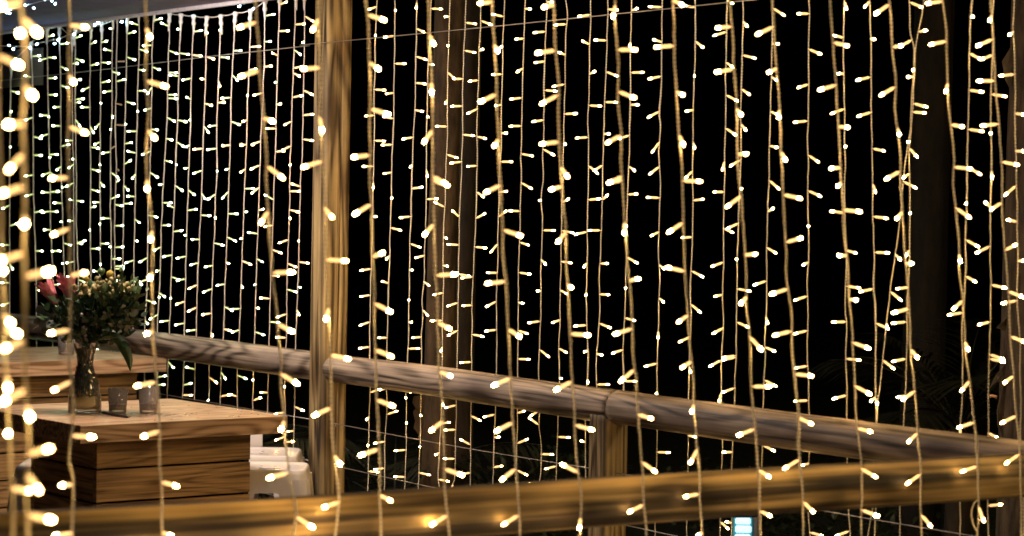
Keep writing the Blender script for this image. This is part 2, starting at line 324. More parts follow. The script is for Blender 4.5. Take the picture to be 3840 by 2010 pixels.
B = {
('N', 1): "165 20 5 50;200 140 280 245;0 420 140 490;185 650 245 720;180 940 60 940;185 1160 70 1275;520 190 645 205;515 570 555 620;520 955 640 1000;500 1340 390 1345;1100 210 1130 280;1095 610 1245 650;1110 980 1165 1040;1935 165 1810 205;1965 530 1820 575;1985 890 2055 915;2010 1250 2130 1340;2395 140 2360 225;2420 510 2290 520;2425 880 2430 985;2430 1215 2290 1260;165 270 150 250",
('N', 2): "200 110 320 150;190 470 280 520;225 820 350 860;215 1170 95 1185;665 265 695 330;680 620 682 700;670 980 625 1070;690 1330 780 1380;1140 15 1045 25;1150 340 1180 385;1170 710 1055 765;1185 1050 1155 1100;1600 35 1530 55;1610 380 1475 400;1635 715 1505 785;1645 1070 1515 1085;1670 1260 1705 1330;2060 40 2050 125;2085 375 2220 375;2100 690 2205 735;2095 1020 2010 1075;2110 1330 2030 1375;2505 0 2570 35;2500 345 2375 355;2510 690 2575 715;2550 1020 2580 1090",
('N', 3): "365 200 265 210;370 520 245 545;410 820 440 865;415 1165 480 1160;680 200 570 255;705 515 650 545;730 830 725 885;735 1150 775 1205;1135 320 1240 345;1140 640 1025 680;1165 955 1245 960;1195 1265 1120 1270;1560 30 1460 100;1570 355 1650 345;1600 655 1500 715;1600 970 1635 1015;1635 1290 1540 1348;1970 10 1850 25;1995 310 1870 335;1995 630 1985 690;2010 940 2110 955;2050 1260 2185 1275;2335 120 2315 155;2340 295 2225 345;2350 610 2225 610;2370 935 2245 950;2410 1220 2535 1245",
('N', 4): "165 60 20 110;175 560 0 620;230 290 225 345;190 740 370 700;10 690;20 1030 80 1090;40 1130 130 1170;190 1220 40 1280;520 375 405 420;535 730 640 710;515 1140 385 1165;1125 10 1110 80;1140 400 1135 460;1140 710 1130 750;1150 1150 1105 1170;2040 245 1970 330;2060 710 2205 705;2080 1095 2200 1150;2440 220 2505 290;2470 610 2605 620;2465 980 2460 1060;2495 1330 2625 1358",
('N', 5): "215 190 105 265;240 590 310 560;250 940 365 1000;260 1290 375 1340;700 10 800 50;705 340 630 420;730 730 860 720;720 1085 815 1130;1200 50 1095 100;1225 385 1350 430;1240 775 1100 790;1245 1135 1345 1190;1655 60 1585 80;1695 400 1635 475;1710 800 1735 820;1740 1170 1865 1180;2120 10 2020 30;2140 330 2135 410;2175 770 2240 755;2180 1130 2055 1175;2580 330 2475 400;2590 700 2465 670;2600 1030 2545 1080",
('N', 6): "0 15 130 20;420 130 330 215;460 575 550 570;490 890 440 940;500 1190 620 1320;770 120 890 150;790 480 890 450;785 830 670 870;820 1150 695 1180;1205 30 1170 55;1225 235 1345 250;1235 580 1180 580;1250 910 1310 915;1285 1235 1405 1280;1655 250 1615 300;1665 640 1730 640;1700 980 1595 1010;1720 1290 1770 1348;2075 220 2160 290;2085 570 2095 625;2105 920 2045 980;2140 1230 2155 1290;2405 180 2330 230;2430 540 2510 500;2445 850 2560 890;2490 1190 2575 1230",
('N', 7): "50 150 60 235;60 570 60 575;80 990 215 1005;170 240 30 330;200 370 225 450;200 730 370 690;200 880 290 1000;200 1190 385 1225;540 180 410 245;555 590 695 600;545 960 465 965;545 1325 420 1345;1180 185 1035 215;1205 555 1085 595;1220 940 1330 970;1235 1320 1290 1345;2120 120 2245 200;2140 480 2120 545;2170 870 2025 910;2220 1200 2370 1290;2500 380 2375 435;2515 740 2565 805;2530 1090 2415 1130",
('N', 8): "270 320 385 365;270 690 140 740;300 1040 370 1080;750 110 825 140;750 480 680 550;795 840 915 890;800 1190 685 1260;1275 155 1150 210;1285 490 1170 555;1305 840 1215 920;1335 1190 1225 1260;1720 180 1610 250;1765 510 1890 545;1775 870 1670 810;1800 1210 1795 1290;2200 90 2100 185;2235 430 2335 460;2275 790 2365 860;2285 1110 2175 1165",
('N', 9): "5 30 -65 75;80 360 70 410;105 690 60 790;130 1030 20 1050;140 1320 115 1345;530 220 650 220;530 540 425 585;585 850 650 900;590 1160 660 1195;850 125 975 140;850 455 970 500;870 770 765 840;905 1090 985 1165;1310 215 1410 275;1325 535 1415 560;1355 840 1455 900;1370 1150 1480 1200;1755 255 1665 315;1770 570 1705 635;1790 880 1690 955;1820 1190 1870 1270;2150 180 2105 250;2190 490 2065 535;2205 820 2110 860;2230 1120 2270 1230;2500 140 2430 190;2520 440 2405 495;2530 730 2440 800",
('F', 2): "265 50 210 70;258 260;250 675 330 680;245 870 185 875;245 1060 330 1065;240 1255 170 1255;405 75;400 270 330 280;405 480 480 480;390 700 340 708;385 895 320 880;375 1090 290 1095;380 1300 325 1310;568 20 565 60;565 215 620 240;565 425 640 450;550 625 630 632;555 830 610 840;540 1035 470 1048;535 1240 520 1260;680 65 755 68;655 485 690 488;640 880;640 1280 650 1330;815 125 785 125;805 340;810 545 850 590;785 750 785 780;790 955 718 952;800 1165 870 1190;935 170 1010 180;935 380 1015 398;915 595 850 595;910 800 820 802;915 1015 1000 1025;895 1220 810 1232;1055 155 1135 188;1040 385 1065 372;1035 605 970 612;1030 820 955 855;1035 1030 1085 1045;1015 1250 955 1255;1215 125 1145 108;1215 345 1205 355;1210 560 1145 562;1210 790 1165 798;1210 1005 1245 1005;1205 1220 1290 1220;1385 65 1425 68;1375 290 1320 295;1375 515 1330 540;1360 738 1275 748;1355 950 1265 952;1365 1160 1450 1178;1535 15 1590 15;1540 238 1460 245;1540 462 1465 472;1540 680 1625 688;1525 905 1450 918;1525 1125 1600 1168;1690 182 1605 188;1690 415 1645 395;1685 635 1600 652;1690 860 1780 855;1680 1085 1690 1088;1870 110 1790 125;1870 335 1820 310;1870 560 1910 540;1875 795 1955 800;1850 1035 1760 1042;1870 1250 1930 1305;1995 305 1910 302;2010 540 2095 580;2010 770 2095 772;1985 1010 2020 1010;1970 1245 1910 1285;2010 70 2080 75;2190 80 2230 65;2185 320 2175 345;2185 548 2275 545;2180 790 2235 790;2165 1020 2100 1045;2170 1255 2210 1285;2415 55 2320 50;2415 318 2360 300;2410 575 2320 595;2400 840 2315 885;2385 1070 2340 1155;2400 1255 2330 1310",
('F', 3): "95 55 20 45;100 310 150 355;90 570;80 830 30 838;75 1075 90 1115;70 1290 25 1340;335 240 230 270;335 470 375 505;330 715 410 760;320 965 395 1015;310 1215 300 1280;330 5 375 25;460 160 485 195;460 415 550 440;445 670 500 710;435 935 475 980;420 1205 365 1250;680 330 720 330;675 580 710 605;665 840 715 865;665 1100 710 1112;685 60 775 122;945 103 875 103;955 370 1035 405;945 635 875 660;940 912 845 922;955 1170 1020 1220;1220 15 1235 65;1220 285 1145 268;1215 555 1175 555;1210 820 1115 860;1225 1100;1410 10 1375 50;1415 295 1445 295;1415 580 1315 605;1415 845 1330 875;1430 1120 1515 1138;1710 15 1805 55;1725 300 1650 345;1740 520;1740 580 1700 580;1735 780 1835 805;1735 845 1825 852;1720 1070 1700 1070;1710 1115 1765 1180;1715 1310 1665 1340;1780 240 1835 230;2170 125 2190 125;2165 400 2245 445;2155 680 2255 692;2165 975 2275 992;2155 1260 2245 1315;2335 155 2315 155;2335 415 2260 445;2320 710 2440 728;2325 1000;2325 1290 2335 1340;2505 240 2465 262;2500 560 2385 572;2510 855 2575 865;2515 1140 2575 1140",
('F', 5): "245 30 240 70;235 290 260 285;215 680 150 692;215 878 150 888;215 1080 145 1105;210 1268 140 1280;380 145;375 370 450 390;365 580 340 605;360 790 310 775;350 1200 285 1200;535 75 605 65;520 285 440 295;530 490 600 520;515 690 535 690;505 910;515 1083 530 1083;515 1283 590 1280;640 155 720 152;620 580 565 595;625 775 660 805;620 990 650 1030;600 1195 540 1200;775 215 700 175;770 440 795 450;770 655 800 660;770 860 700 875;760 1070 680 1072;760 1270 750 1300;890 290 840 245;890 500 805 495;895 720 985 738;880 935 805 960;870 1145 810 1180;1015 100 1070 135;1020 300 1080 265;1015 515 1085 522;1000 740 905 750;990 955 920 958;1000 1175 1065 1190;1190 100 1245 95;1185 290 1240 245;1180 490 1130 550;1180 710 1105 710;1165 925 1085 970;1165 1140 1085 1150;1365 30 1435 75;1345 245 1275 242;1345 480 1410 500;1345 708 1430 722;1335 935 1370 940;1335 1145 1400 1168;1515 160 1495 165;1525 390 1605 390;1505 610 1540 645;1515 848 1480 848;1495 1075 1410 1088;1495 1290 1560 1340;1680 180 1710 155;1665 390 1745 408;1665 625 1730 635;1655 840 1700 868;1645 1065 1595 1085;1640 1280 1695 1310;1865 160 1945 152;1850 400 1760 422;1855 635 1830 665;1850 860 1845 880;1845 1105 1750 1112;1860 1300 1835 1305;1960 160 2005 125;1950 390 1865 390;1955 640 2005 640;1950 872 2015 875;1950 1090 2040 1130;1925 1320 1965 1330;2165 120 2225 115;2160 350;2160 590 2230 635;2165 820;2145 1050 2210 1070;2120 1290 2050 1315;2395 145 2300 140;2395 400 2340 430;2400 650 2435 680;2395 900 2430 930;2390 1150 2390 1200",
('F', 6): "80 165 150 155;70 440 0 445;70 695 160 745;65 945 135 1010;45 1190 -20 1230;315 100 240 100;310 375 375 405;305 630 225 660;300 875 245 888;295 1125 235 1165;385 1335 310 1348;425 80 445 75;420 335 340 375;410 600;410 830 515 850;415 1080 505 1125;655 10 725 75;640 250 680 225;635 520 700 560;630 770 545 800;635 1040 640 1090;620 1270 690 1300;955 90 1045 135;945 355;945 630 910 650;935 885 850 915;935 1145 845 1170;1215 260 1125 245;1230 540 1305 560;1240 810 1340 825;1225 1080 1130 1082;1440 40 1455 100;1440 285 1545 300;1455 555 1560 560;1425 830 1330 855;1460 1090 1545 1130;1680 20 1760 70;1710 260;1700 540 1685 580;1705 820 1620 830;1690 1080 1590 1090;1600 570 1640 610;1575 850 1645 915;1540 1090 1540 1120;2145 180;2140 460 2225 510;2130 735 2205 775;2120 1010 1995 1030;2320 215 2285 180;2315 510 2215 560;2330 800 2435 825;2310 1080 2240 1100;2310 1325 2430 1365;2520 50 2425 130;2525 325 2455 310;2535 620 2575 620;2525 920 2415 940",
('F', 8): "220 265 290 240;210 450 190 468;200 660;210 860 275 865;335 235 290 245;345 430 420 405;325 635 250 648;320 835 255 845;485 300;485 490;480 698 405 705;480 903 405 900;590 240 520 265;600 430;600 670;590 870 670 888;765 320 768 360;755 500 815 490;745 720 710 735;740 920 805 935;865 360 785 380;860 545 780 548;855 765 765 765;840 960 830 995;980 440 1045 475;970 660 900 620;970 870 920 880;970 35 880 40;1160 430 1075 450;1155 605 1190 600;1150 830 1210 820;1330 420 1380 405;1325 650 1410 615;1330 850 1405 890;1335 12 1415 15;1500 395 1430 440;1490 510 1420 460;1505 730 1595 732;1490 950 1420 950;1635 600 1720 605;1625 820 1545 840;1650 155 1660 160;1845 640 1810 630;1860 165 1860 190;1930 205 2015 205;2140 180 2220 180;2380 45 2285 70;2380 715 2475 718;2390 265",
('F', 9): "40 70 60 110;40 590 95 600;40 790 50 800;285 20 200 70;290 270 275 330;380 230 300 265;375 715 310 715;400 0 300 20;610 170 700 215;605 660 690 705;945 65 855 80;945 325 850 330;950 800 905 815;960 1320 1050 1345;1240 10 1330 20;1230 285 1125 315;1250 1310 1160 1345;1510 20 1605 95;1460 300 1420 330;1465 310 1468 350;1680 10 1590 30;1685 290 1625 300;2100 540 2095 590;2320 10 2440 38;2290 570 2370 605;2305 1120 2400 1110;280 1240 340 1290;380 1250 330 1240",
('L', 1): "245 425 300 420;240 585 190 572;240 885 195 905;250 1030 310 1045;255 1170 310 1172;250 1320 190 1328;355 280 400 265;350 440 290 455;360 432 412 435;360 590 420 588;365 715 430 715;360 870 300 870;365 1010 305 1030;370 1165 430 1165;370 1300 315 1325;385 1300 425 1335;372 880;370 1185;85 540 120 510;90 685 140 700;70 840;80 1108;455 335 515 325;460 500 505 525;460 645 510 660;455 805 410 810;455 950 395 948;465 1105 540 1085;455 1255 430 1280;570 290 610 270;570 440 630 465;545 480 585 478;575 600 605 600;575 750 630 745;560 775 600 770;570 900 605 955;545 1060 505 1060;550 1195;545 1240 520 1265;685 335 720 315;685 495 735 482;665 655 615 685;670 810 615 808;680 950 705 1000;690 1110 740 1118;690 1275 745 1290;765 320 805 310;765 470 825 475;765 625 825 610;758 775;755 925 720 965;755 1070 715 1090;755 1235;840 385 790 372;845 220 830 215;850 540 895 555;835 685 775 695;850 860 850 885;845 970;830 1145 775 1155;840 1300 885 1335;885 615 940 600;965 255 1015 240;960 430 1015 450;955 765 1015 785;955 930;955 1085 990 1075;950 1240 985 1210;1045 190 990 172;1055 370 1105 388;1045 525 1085 530;1045 685 1095 685;1035 835;1025 990 960 990;1015 1155 960 1140;1020 1310 1000 1345;1160 155 1215 140;1145 340 1085 345;1150 505 1200 525;1140 655 1115 705;1140 815 1095 830;1140 975 1185 980;1125 1140 1070 1168;1135 1300 1185 1335;1270 200 1220 175;1275 380 1335 405;1270 545 1330 550;1265 740 1335 745;1265 715 1325 715;1260 885 1315 915;1250 1045 1295 1055;1240 1210 1290 1222;1350 220 1340 220;1360 400 1430 412;1345 575 1280 565;1345 905 1410 920;1340 1070 1385 1105;1325 1235;1460 240 1515 230;1455 415 1515 422;1435 590 1370 605;1440 750 1410 735;1440 905;1430 1095 1410 1105;1425 1265 1395 1270;1560 240;1565 425 1610 445;1550 600 1520 595;1550 780 1595 795;1545 950 1570 995;1530 1120 1460 1128;1515 1285 1450 1312;1665 225;1665 430 1720 435;1648 610 1658 650;1650 775 1690 772;1640 945 1580 952;1630 1120 1560 1130;1630 1290;1760 382 1815 382;1750 565 1790 605;1740 735 1675 742;1750 915 1805 940;1735 1095 1680 1100;1735 1270 1705 1280;1895 355 1965 348;1875 530 1930 520;1870 715;1865 905 1835 918;1855 1090 1820 1095;1845 1275 1815 1300;2005 120 2065 108;1995 315 2040 312;1995 505 2045 498;1970 700 1910 720;1960 1065 1905 1090;1950 1245 1895 1275;2110 35 2160 15;2110 235 2180 232;2090 420 2055 400;2090 620 2075 622;2085 790 2115 785;2070 970 2015 970;2095 1145 2140 1140;2230 185 2295 180;2225 375 2265 410;2215 515 2280 500;2220 550 2260 575;2210 735 2275 722;2195 915 2150 940;2190 1100 2110 1145;2180 1240;2305 120 2360 160;2290 310 2285 320;2300 680 2360 715;2295 870 2365 862;2290 1050 2365 1062",
('L', 4): "65 200 20 225;75 355 130 340;65 500 0 500;65 640 95 680;65 785 0 785;60 935 15 955;250 115 195 130;265 255 315 245;270 545 315 545;270 840 300 840;375 105 315 102;385 100 445 95;380 245 320 255;385 248 430 248;385 385 335 385;385 545;395 545 450 545;465 185 405 182;465 65;480 325 460 325;485 485 530 500;485 640 470 640;560 30 500 60;575 165 620 172;560 165 525 158;565 318 520 318;575 485 640 468;570 490 615 490;565 625 505 635;690 80 740 95;685 220 715 210;682 380;690 528 745 528;765 20 780 55;755 178 710 178;745 335;765 490 810 490;755 640;840 155 890 130;825 300 765 298;825 500 830 515;850 605 905 605;870 30 895 10;870 195 920 205;865 518 925 515;870 660 930 660;875 355 925 355;875 680 925 678;935 50 965 85;935 190 990 185;1020 135 965 132;1020 305 1050 330;1015 465 1035 470;1005 615 945 635;1010 770 1070 800;1130 275 1190 292;1105 595 1055 628;1095 760 1030 790;1110 915 1175 940;1105 1070 1115 1095;1225 40 1205 45;1235 182 1290 182;1225 352 1275 352;1215 515 1165 540;1205 690 1180 698;1205 860 1240 890;1195 1025 1130 1060;1195 885;1330 50 1375 90;1305 220 1270 200;1315 400 1375 390;1300 575 1235 588;1300 740 1360 765;1285 900;1275 1070 1210 1078;1430 85 1465 120;1425 240 1485 230;1405 425 1395 428;1400 585 1335 600;1400 755 1340 768;1390 925 1325 950;1385 1090 1315 1105;1520 110 1545 150;1525 275 1585 280;1505 458 1450 458;1500 635 1440 650;1490 800 1425 830;1485 970 1425 998;1475 1140 1410 1148;1625 115 1570 155;1620 290;1630 485 1700 505;1610 655 1550 665;1595 830 1530 858;1595 1015 1530 1025;1590 1160 1605 1185;1725 95 1680 145;1725 265 1785 265;1720 440 1780 472;1710 630 1725 640;1695 795 1640 805;1695 965 1750 995;1690 1135 1735 1145;1855 75 1910 75;1850 250 1860 250;1840 450 1815 452;1835 620 1895 648;1820 800 1830 820;1815 980 1750 985;1800 1140 1755 1158;1955 65 1900 110;1955 240 1985 230;1935 415 1870 405;1940 605 1980 628;1935 795 1920 800;1925 975 1950 978;1925 1155 2000 1182;2060 160 2000 122;2050 350 2000 362;2060 535 2120 560;2050 730 2100 735;2035 905 1965 900;2040 1080 2100 1085;2190 95 2260 95;2180 235 2250 250;2175 290;2170 460 2105 485;2175 640 2230 665;2175 835 2235 855;2155 1020 2090 1045;2160 1200 2080 1198;2260 60 2205 40;2255 465 2250 470;2265 628 2330 638;2245 815 2265 820;2245 990 2255 1025",
('L', 7): "1190 150 1245 140;1185 210 1235 205;1270 30 1305 75;1385 210 1440 195;1395 285 1450 285;1470 90 1410 75;1585 150 1640 195;1600 320;1670 110 1700 160;1670 295 1740 280;1785 295 1740 280;1800 135 1860 162;1915 170;1915 325 1965 305;2020 265 1970 265;2030 90 2085 115;2145 215;2145 415 2080 425;2140 600 2075 625;2215 555 2170 560;2225 370 2295 405;1940 640 2000 635",
}
def interp(s, y):
    if y <= s[0][0]:
        (y0, x0), (y1, x1) = s[0], s[min(1, len(s) - 1)]
        k = (s[-1][1] - s[0][1]) / (s[-1][0] - s[0][0]); return x0 + (y - y0) * k
    if y >= s[-1][0]:
        return s[-1][1]
    for i in range(len(s) - 1):
        if s[i][0] <= y <= s[i + 1][0]:
            (y0, x0), (y1, x1) = s[i], s[i + 1]
            m0 = (x1 - s[i - 1][1]) / (y1 - s[i - 1][0]) if i > 0 else (x1 - x0) / (y1 - y0)
            m1 = (s[i + 2][1] - x0) / (s[i + 2][0] - y0) if i + 2 < len(s) else (x1 - x0) / (y1 - y0)
            h = y1 - y0; t = (y - y0) / h
            return ((2*t**3-3*t**2+1)*x0 + (t**3-2*t**2+t)*h*m0 + (-2*t**3+3*t**2)*x1 + (t**3-t**2)*h*m1)
ORDW = "first second third fourth fifth sixth seventh eighth ninth tenth eleventh twelfth thirteenth fourteenth fifteenth sixteenth seventeenth eighteenth nineteenth twentieth".split()
ORDW += ["twenty-" + w for w in ORDW[:9]]
N_DEPTH = {0: 2.95, 1: 2.8, 2: 3.9}       # the first strings hang closer to the viewer than the rail
def sp(layer, i, gx, gy):
    px, py = gx / G, gy / G
    if layer == 'N' and i in N_DEPTH: return at_y(px, py, N_DEPTH[i])
    return (NEARS if layer == 'N' else FARS).hit(px, py)
YOFF = {}
def string(layer, i, s, name, label, group, ytop, ybot, ends_rail=False):
    step = 6.0 if layer == 'N' else 3.6
    p0 = sp(layer, i, interp(s, ytop), ytop)
    root = empty("light_string", p0, label, "light string", group)
    r = .0021 if layer == 'N' else .00165
    seed = random.random() * 100
    mb = MB(); n = 6; y = ytop; k = 0; pts = []
    while y <= ybot:
        p = sp(layer, i, interp(s, y), y)
        z = p.z
        w = Vector((noise.noise((z * 14, seed, 0)), noise.noise((z * 14, seed, 9)) * 1.0, 0)) * (.0022 if layer != 'N' else .0028)
        w += Vector((noise.noise((z * 60, seed, 3)), 0, 0)) * .0008
        # a soft kink and strands springing apart now and then
        pts.append(p + w); y += step
    for j, p in enumerate(pts):
        z = p.z
        th = z * math.pi / .0085; op = max(0, noise.noise((z * 5, seed, 5)) - .28) * 2.2
        for q in range(n):
            a = 2 * math.pi * q / n
            rr = r * (.48 + (.85 + op) * math.cos(a - th) ** 2)
            mb.v.append(p - p0 + Vector((rr * math.cos(a), rr * math.sin(a), 0)))
        if j:
            for q in range(n):
                q2 = (q + 1) % n
                mb.f.append(((j - 1) * n + q, j * n + q, j * n + q2, (j - 1) * n + q2))
    mb.f.append(tuple(range(n))); mb.f.append(tuple((len(pts) - 1) * n + q for q in reversed(range(n))))
    mb.build("cable", MT['cable_l' if layer == 'L' else 'cable'], root)
    return root, pts
HZ = 2.36
def top_g(layer, i, s):           # y (in G) where the string reaches its supporting cable
    y = s[0][0]
    while sp(layer, i, interp(s, y), y).z < HZ and y > -2600: y -= 12
    return y
BM['D'] = bulb_meshes("_unlit", MT['unlit'], MT['unlit'])
roots = {'N': [], 'F': [], 'L': []}
tops = {'N': [], 'F': [], 'L': []}
for i, s in enumerate(SN):
    yt = top_g('N', i, s); tops['N'].append(sp('N', i, interp(s, yt), yt))
    roots['N'].append((string('N', i, s, "", f"blurred warm white light string hanging in front of near rail, {ORDW[i]} from left edge", "warm light strings of the near curtain", yt, 4560), s, yt, 4560))
for i, s in enumerate(SF):
    yt = top_g('F', i, s); yb = min(4300, s[-1][0] + (260 if s[-1][0] > 3900 else 0))
    tops['F'].append(sp('F', i, interp(s, yt), yt))
    roots['F'].append((string('F', i, s, "", f"sharp warm white light string hanging behind far rail, {ORDW[i]} to the right of tall post", "warm light strings beyond the far rail", yt, yb), s, yt, yb))
for i, s in enumerate(SL):
    roots['L'].append((string('L', i, s, "", f"yellow-green tinted light string hanging left of the tall post, {ORDW[i]} from left edge", "greenish light strings left of the tall post", s[0][0], max(3010, s[-1][0])), s, s[0][0], s[-1][0]))
    y = s[-1][0] + 90          # the hidden lower lengths behind flowers, rail and table
    while y < 3000:
        p = sp('L', i, s[-1][1], y); put_bulb('L', roots['L'][-1][0][0], p, bulb_vec(p, random.choice((-1, 1)) * 24, random.uniform(-8, 8))); y += 160
def add_bulb(layer, gx, gy, tx, ty, dead=False):
    best = None
    for idx, ((root, pts), s, yt, yb) in enumerate(roots[layer]):
        if yt - 5 <= gy <= yb + 40:
            d = abs(interp(s, gy) - gx)
            if best is None or d < best[0]: best = (d, idx)
    if best is None: return
    idx = best[1]; (root, pts), s, yt, yb = roots[layer][idx]
    x = interp(s, gy); p = sp(layer, idx, x, gy)
    pt = (tx is None)
    if pt: dx, dy = random.uniform(-6, 6), random.uniform(0, 10)
    else: dx, dy = tx - (x if best[0] < 30 else gx), ty - gy
    if layer == 'N' and idx == 5 and best[0] > 30: pass
    v = bulb_vec(p, dx / G, dy / G)
    # never let a bulb leave its string sideways by more than it can reach
    if v.length > BL * 1.45: v *= BL * 1.45 / v.length
    if layer == 'N' and abs(p.z - RZ) < .05 and idx > 2:      # bulbs resting against the near rail lean onto it
        v = v * .98
    bl = layer
    if layer == 'L' and gx > 1300 and (gx - 1300) / 1000 + (abs(ty if ty else gy) * 0) > random.random(): bl = 'F'
    put_bulb('D' if dead else bl, root, p, v)
for (layer, reg), txt in B.items():
    ox, oy = ORG[reg]
    for e in txt.split(';'):
        a = [float(q) for q in e.split()]
        if len(a) == 2: add_bulb(layer, a[0] + ox, a[1] + oy, None, None)
        else: add_bulb(layer, a[0] + ox, a[1] + oy, a[2] + ox, a[3] + oy)
for a in ((885, 465, 935, 462), (885, 780, 915, 790), (880, 940, 930, 945), (875, 1100, 840, 1120), (870, 1270, 895, 1285)): add_bulb('L', *a, dead=True)
add_bulb('F', 7460, 2986, 7510, 2991, dead=True)
for layer in 'NF':                # the lengths above and below the picture
    sp_g = 330 if layer == 'N' else 215
    for idx, ((root, pts), s, yt, yb) in enumerate(roots[layer]):
        ys = []
        y = -70 - random.random() * sp_g * .5
        while y > yt + 30: ys.append(y); y -= sp_g * random.uniform(.9, 1.1)
        y = 4130 + random.random() * 150
        while y < yb: ys.append(y); y += sp_g * random.uniform(.9, 1.1)
        for y in ys:
            a = random.choice((0, math.pi)) + random.uniform(-.5, .5); w = 60 * random.uniform(.5, 1) * (2 if layer == 'N' else 1)
            p = sp(layer, idx, interp(s, y), y)
            put_bulb(layer, root, p, bulb_vec(p, math.cos(a) * w / G * .9, math.sin(a) * w / G * .9))
rt_ = roots['N'][16][0][0]; lm = MB()
lm.tube([sp('N', 16, x, y) - rt_.location for x, y in ((7374, 3770), (7350, 3795), (7332, 3840), (7328, 3890), (7338, 3945), (7356, 3985), (7376, 4010))], .0017, 6)
lm.build('slack_loop', MT['cable'], rt_)
# clear plugs at the heads of the left strings
cm = MB(); cm.lathe([(.002, .010), (.0085, .008), (.0100, .003), (.0095, -.004), (.0068, -.008), (.0068, -.020), (.0085, -.022), (.0082, -.030), (.0048, -.036), (.0040, -.056), (.0026, -.066), (.0016, -.070)], 12)
cme = cm.me("connector_plug", MT['conn'])
heads = []
for (root, pts), s, yt, yb in roots['L']:
    c = obj("connector_plug", cme, root, (0, 0, .012)); c.rotation_euler = (random.uniform(-.07, .07), random.uniform(-.08, .08), random.random() * 3)
    heads.append(root.location + Vector((0, 0, .018)))
# cables carrying the strings
def cable(name, pts, r, mat, label, cat, group=None, sag=0.0, bul=None, origin=None):
    out = []
    for a, b in zip(pts[:-1], pts[1:]):
        for t in range(6): 
            u = t / 6; out.append(a.lerp(b, u) - Vector((0, 0, sag * math.sin(math.pi * u))))
    out.append(pts[-1]); mb = MB(); mb.tube([p - out[0] for p in out], r, 6)
    if bul is None:
        o = obj(name, mb.me(name, mat), None, out[0]); tag(o, label, cat, group); return o
    e = empty(name, out[0], label, cat, group); mb.build("cable", mat, e)
    for p, v in bul: put_bulb('C', e, p, v)
    return e
cable("lead_cable", sorted(heads, key=lambda p: p.x) + [FARS.hit(2470 / G, -150 / G)], .0016, MT['cable_l'], "thin grey lead cable linking the clear plugs under the canopy edge", "lead cable", sag=.005)
cable("lead_cable", sorted(tops['N'][3:], key=lambda p: p.x), .003, MT['cable'], "lead cable above the near light strings", "lead cable", sag=.02)
cable("lead_cable", sorted(tops['N'][:3], key=lambda p: p.x), .003, MT['cable'], "lead cable above the three nearest light strings at left", "lead cable", sag=.02)
cable("lead_cable", sorted(tops['F'], key=lambda p: p.x), .003, MT['cable'], "lead cable above the far light strings right of tall post", "lead cable", sag=.015)
p2 = [(-60, 348), (0, 345), (110, 350), (220, 350), (290, 325), (450, 290), (560, 245), (700, 200), (890, 125), (1000, 100), (1250, 55), (1420, 40), (1600, 45), (1750, 35), (2000, 0), (2200, -40)]
b2 = [(60, 340), (115, 365), (215, 352), (290, 325), (405, 335), (450, 290), (570, 250), (715, 175), (745, 160), (905, 165), (980, 42), (1280, 40), (1415, 60), (1580, 15), (1710, 10), (1820, 38), (1915, 50)]
def cvec(): return Vector((random.uniform(-1, 1), -.4, random.uniform(-1, .5))).normalized() * .01
FARC = VPlane(fa, fb, .03)
cable("cool_light_string", [FARC.hit(x / G, y / G) for x, y in p2], .0014, MT['cable_l'], "cool bluish white light string swagged along the lower edge of canopy", "light string", "cool light strings on the canopy", bul=[(FARC.hit(x / G, y / G), cvec()) for x, y in b2])
CZ = 2.335
p3 = [(-40, 100), (20, 84), (100, 62), (190, 42), (300, 12), (420, -10)]
b3 = [(15, 82), (42, 90), (66, 92), (88, 72), (200, 45), (240, 55), (388, 12), (422, 14), (330, 2)]
cable("cool_light_string", [at_z(x / G, y / G, CZ) for x, y in p3], .0014, MT['cable_l'], "short cool bluish white light string under canopy in top left corner", "light string", "cool light strings on the canopy", bul=[(at_z(x / G, y / G, CZ - .004), cvec()) for x, y in b3])
# extra swag crossing the heads of the strings
p4 = [(580, 250), (660, 215), (760, 190), (860, 150), (960, 110), (1040, 95), (1250, 52), (1400, 30), (1560, 40), (1760, 20), (1900, -5)]
cable("lead_cable", [FARS.hit(x / G, y / G) for x, y in p4], .0013, MT['cable_l'], "thin spare cable crossing in front of the canopy edge at top left", "lead cable")
# ------------------------------------------------------------------ fences
def on_far(px, z, off=0.0):       # point of the far fence line seen at picture column px
    p = FARP.hit(px, 1293 + .1358 * (px - 600)); q = Vector((p.x, p.y, z)); return q + FARP.n * off
def log_mesh(name, ln, r, mat, seed=0, taper=0.0, slant=(0, 0)):
    mb = MB(); nx = max(12, int(ln / .02)); n = 40
    for i in range(nx + 1):
        x = ln * i / nx
        for k in range(n):
            a = 2 * math.pi * k / n
            rr = r * (1 + taper * (i / nx - .5)) * (1 + .035 * noise.noise((x * 2.2, math.cos(a) * 1.1 + seed, math.sin(a) * 1.1)) + .012 * noise.noise((x * 7, math.cos(a) * 4 + seed, math.sin(a) * 4)))
            xx = x
            if i == 0: xx += slant[0] * math.sin(a) * r
            if i == nx: xx += slant[1] * math.sin(a) * r
            mb.v.append(Vector((xx, rr * math.cos(a), rr * math.sin(a) + .006 * noise.noise((x * .8, seed, 0)))))
    for i in range(nx):
        for k in range(n):
            k2 = (k + 1) % n; mb.f.append((i * n + k, (i + 1) * n + k, (i + 1) * n + k2, i * n + k2))
    for c, x in ((0, -.003), (nx, ln + .003)):
        b = len(mb.v); mb.v.append(Vector((x, 0, 0)))
        for k in range(n):
            k2 = (k + 1) % n; mb.f.append((b, c * n + k, c * n + k2) if c == 0 else (b, c * n + k2, c * n + k))
    return mb.me(name, mat)
def lay(name, me, parent, a, b):
    o = obj(name, me, parent, a - parent.location); d = b - a
    o.rotation_mode = 'QUATERNION'; o.rotation_quaternion = d.to_track_quat('X', 'Z'); return o
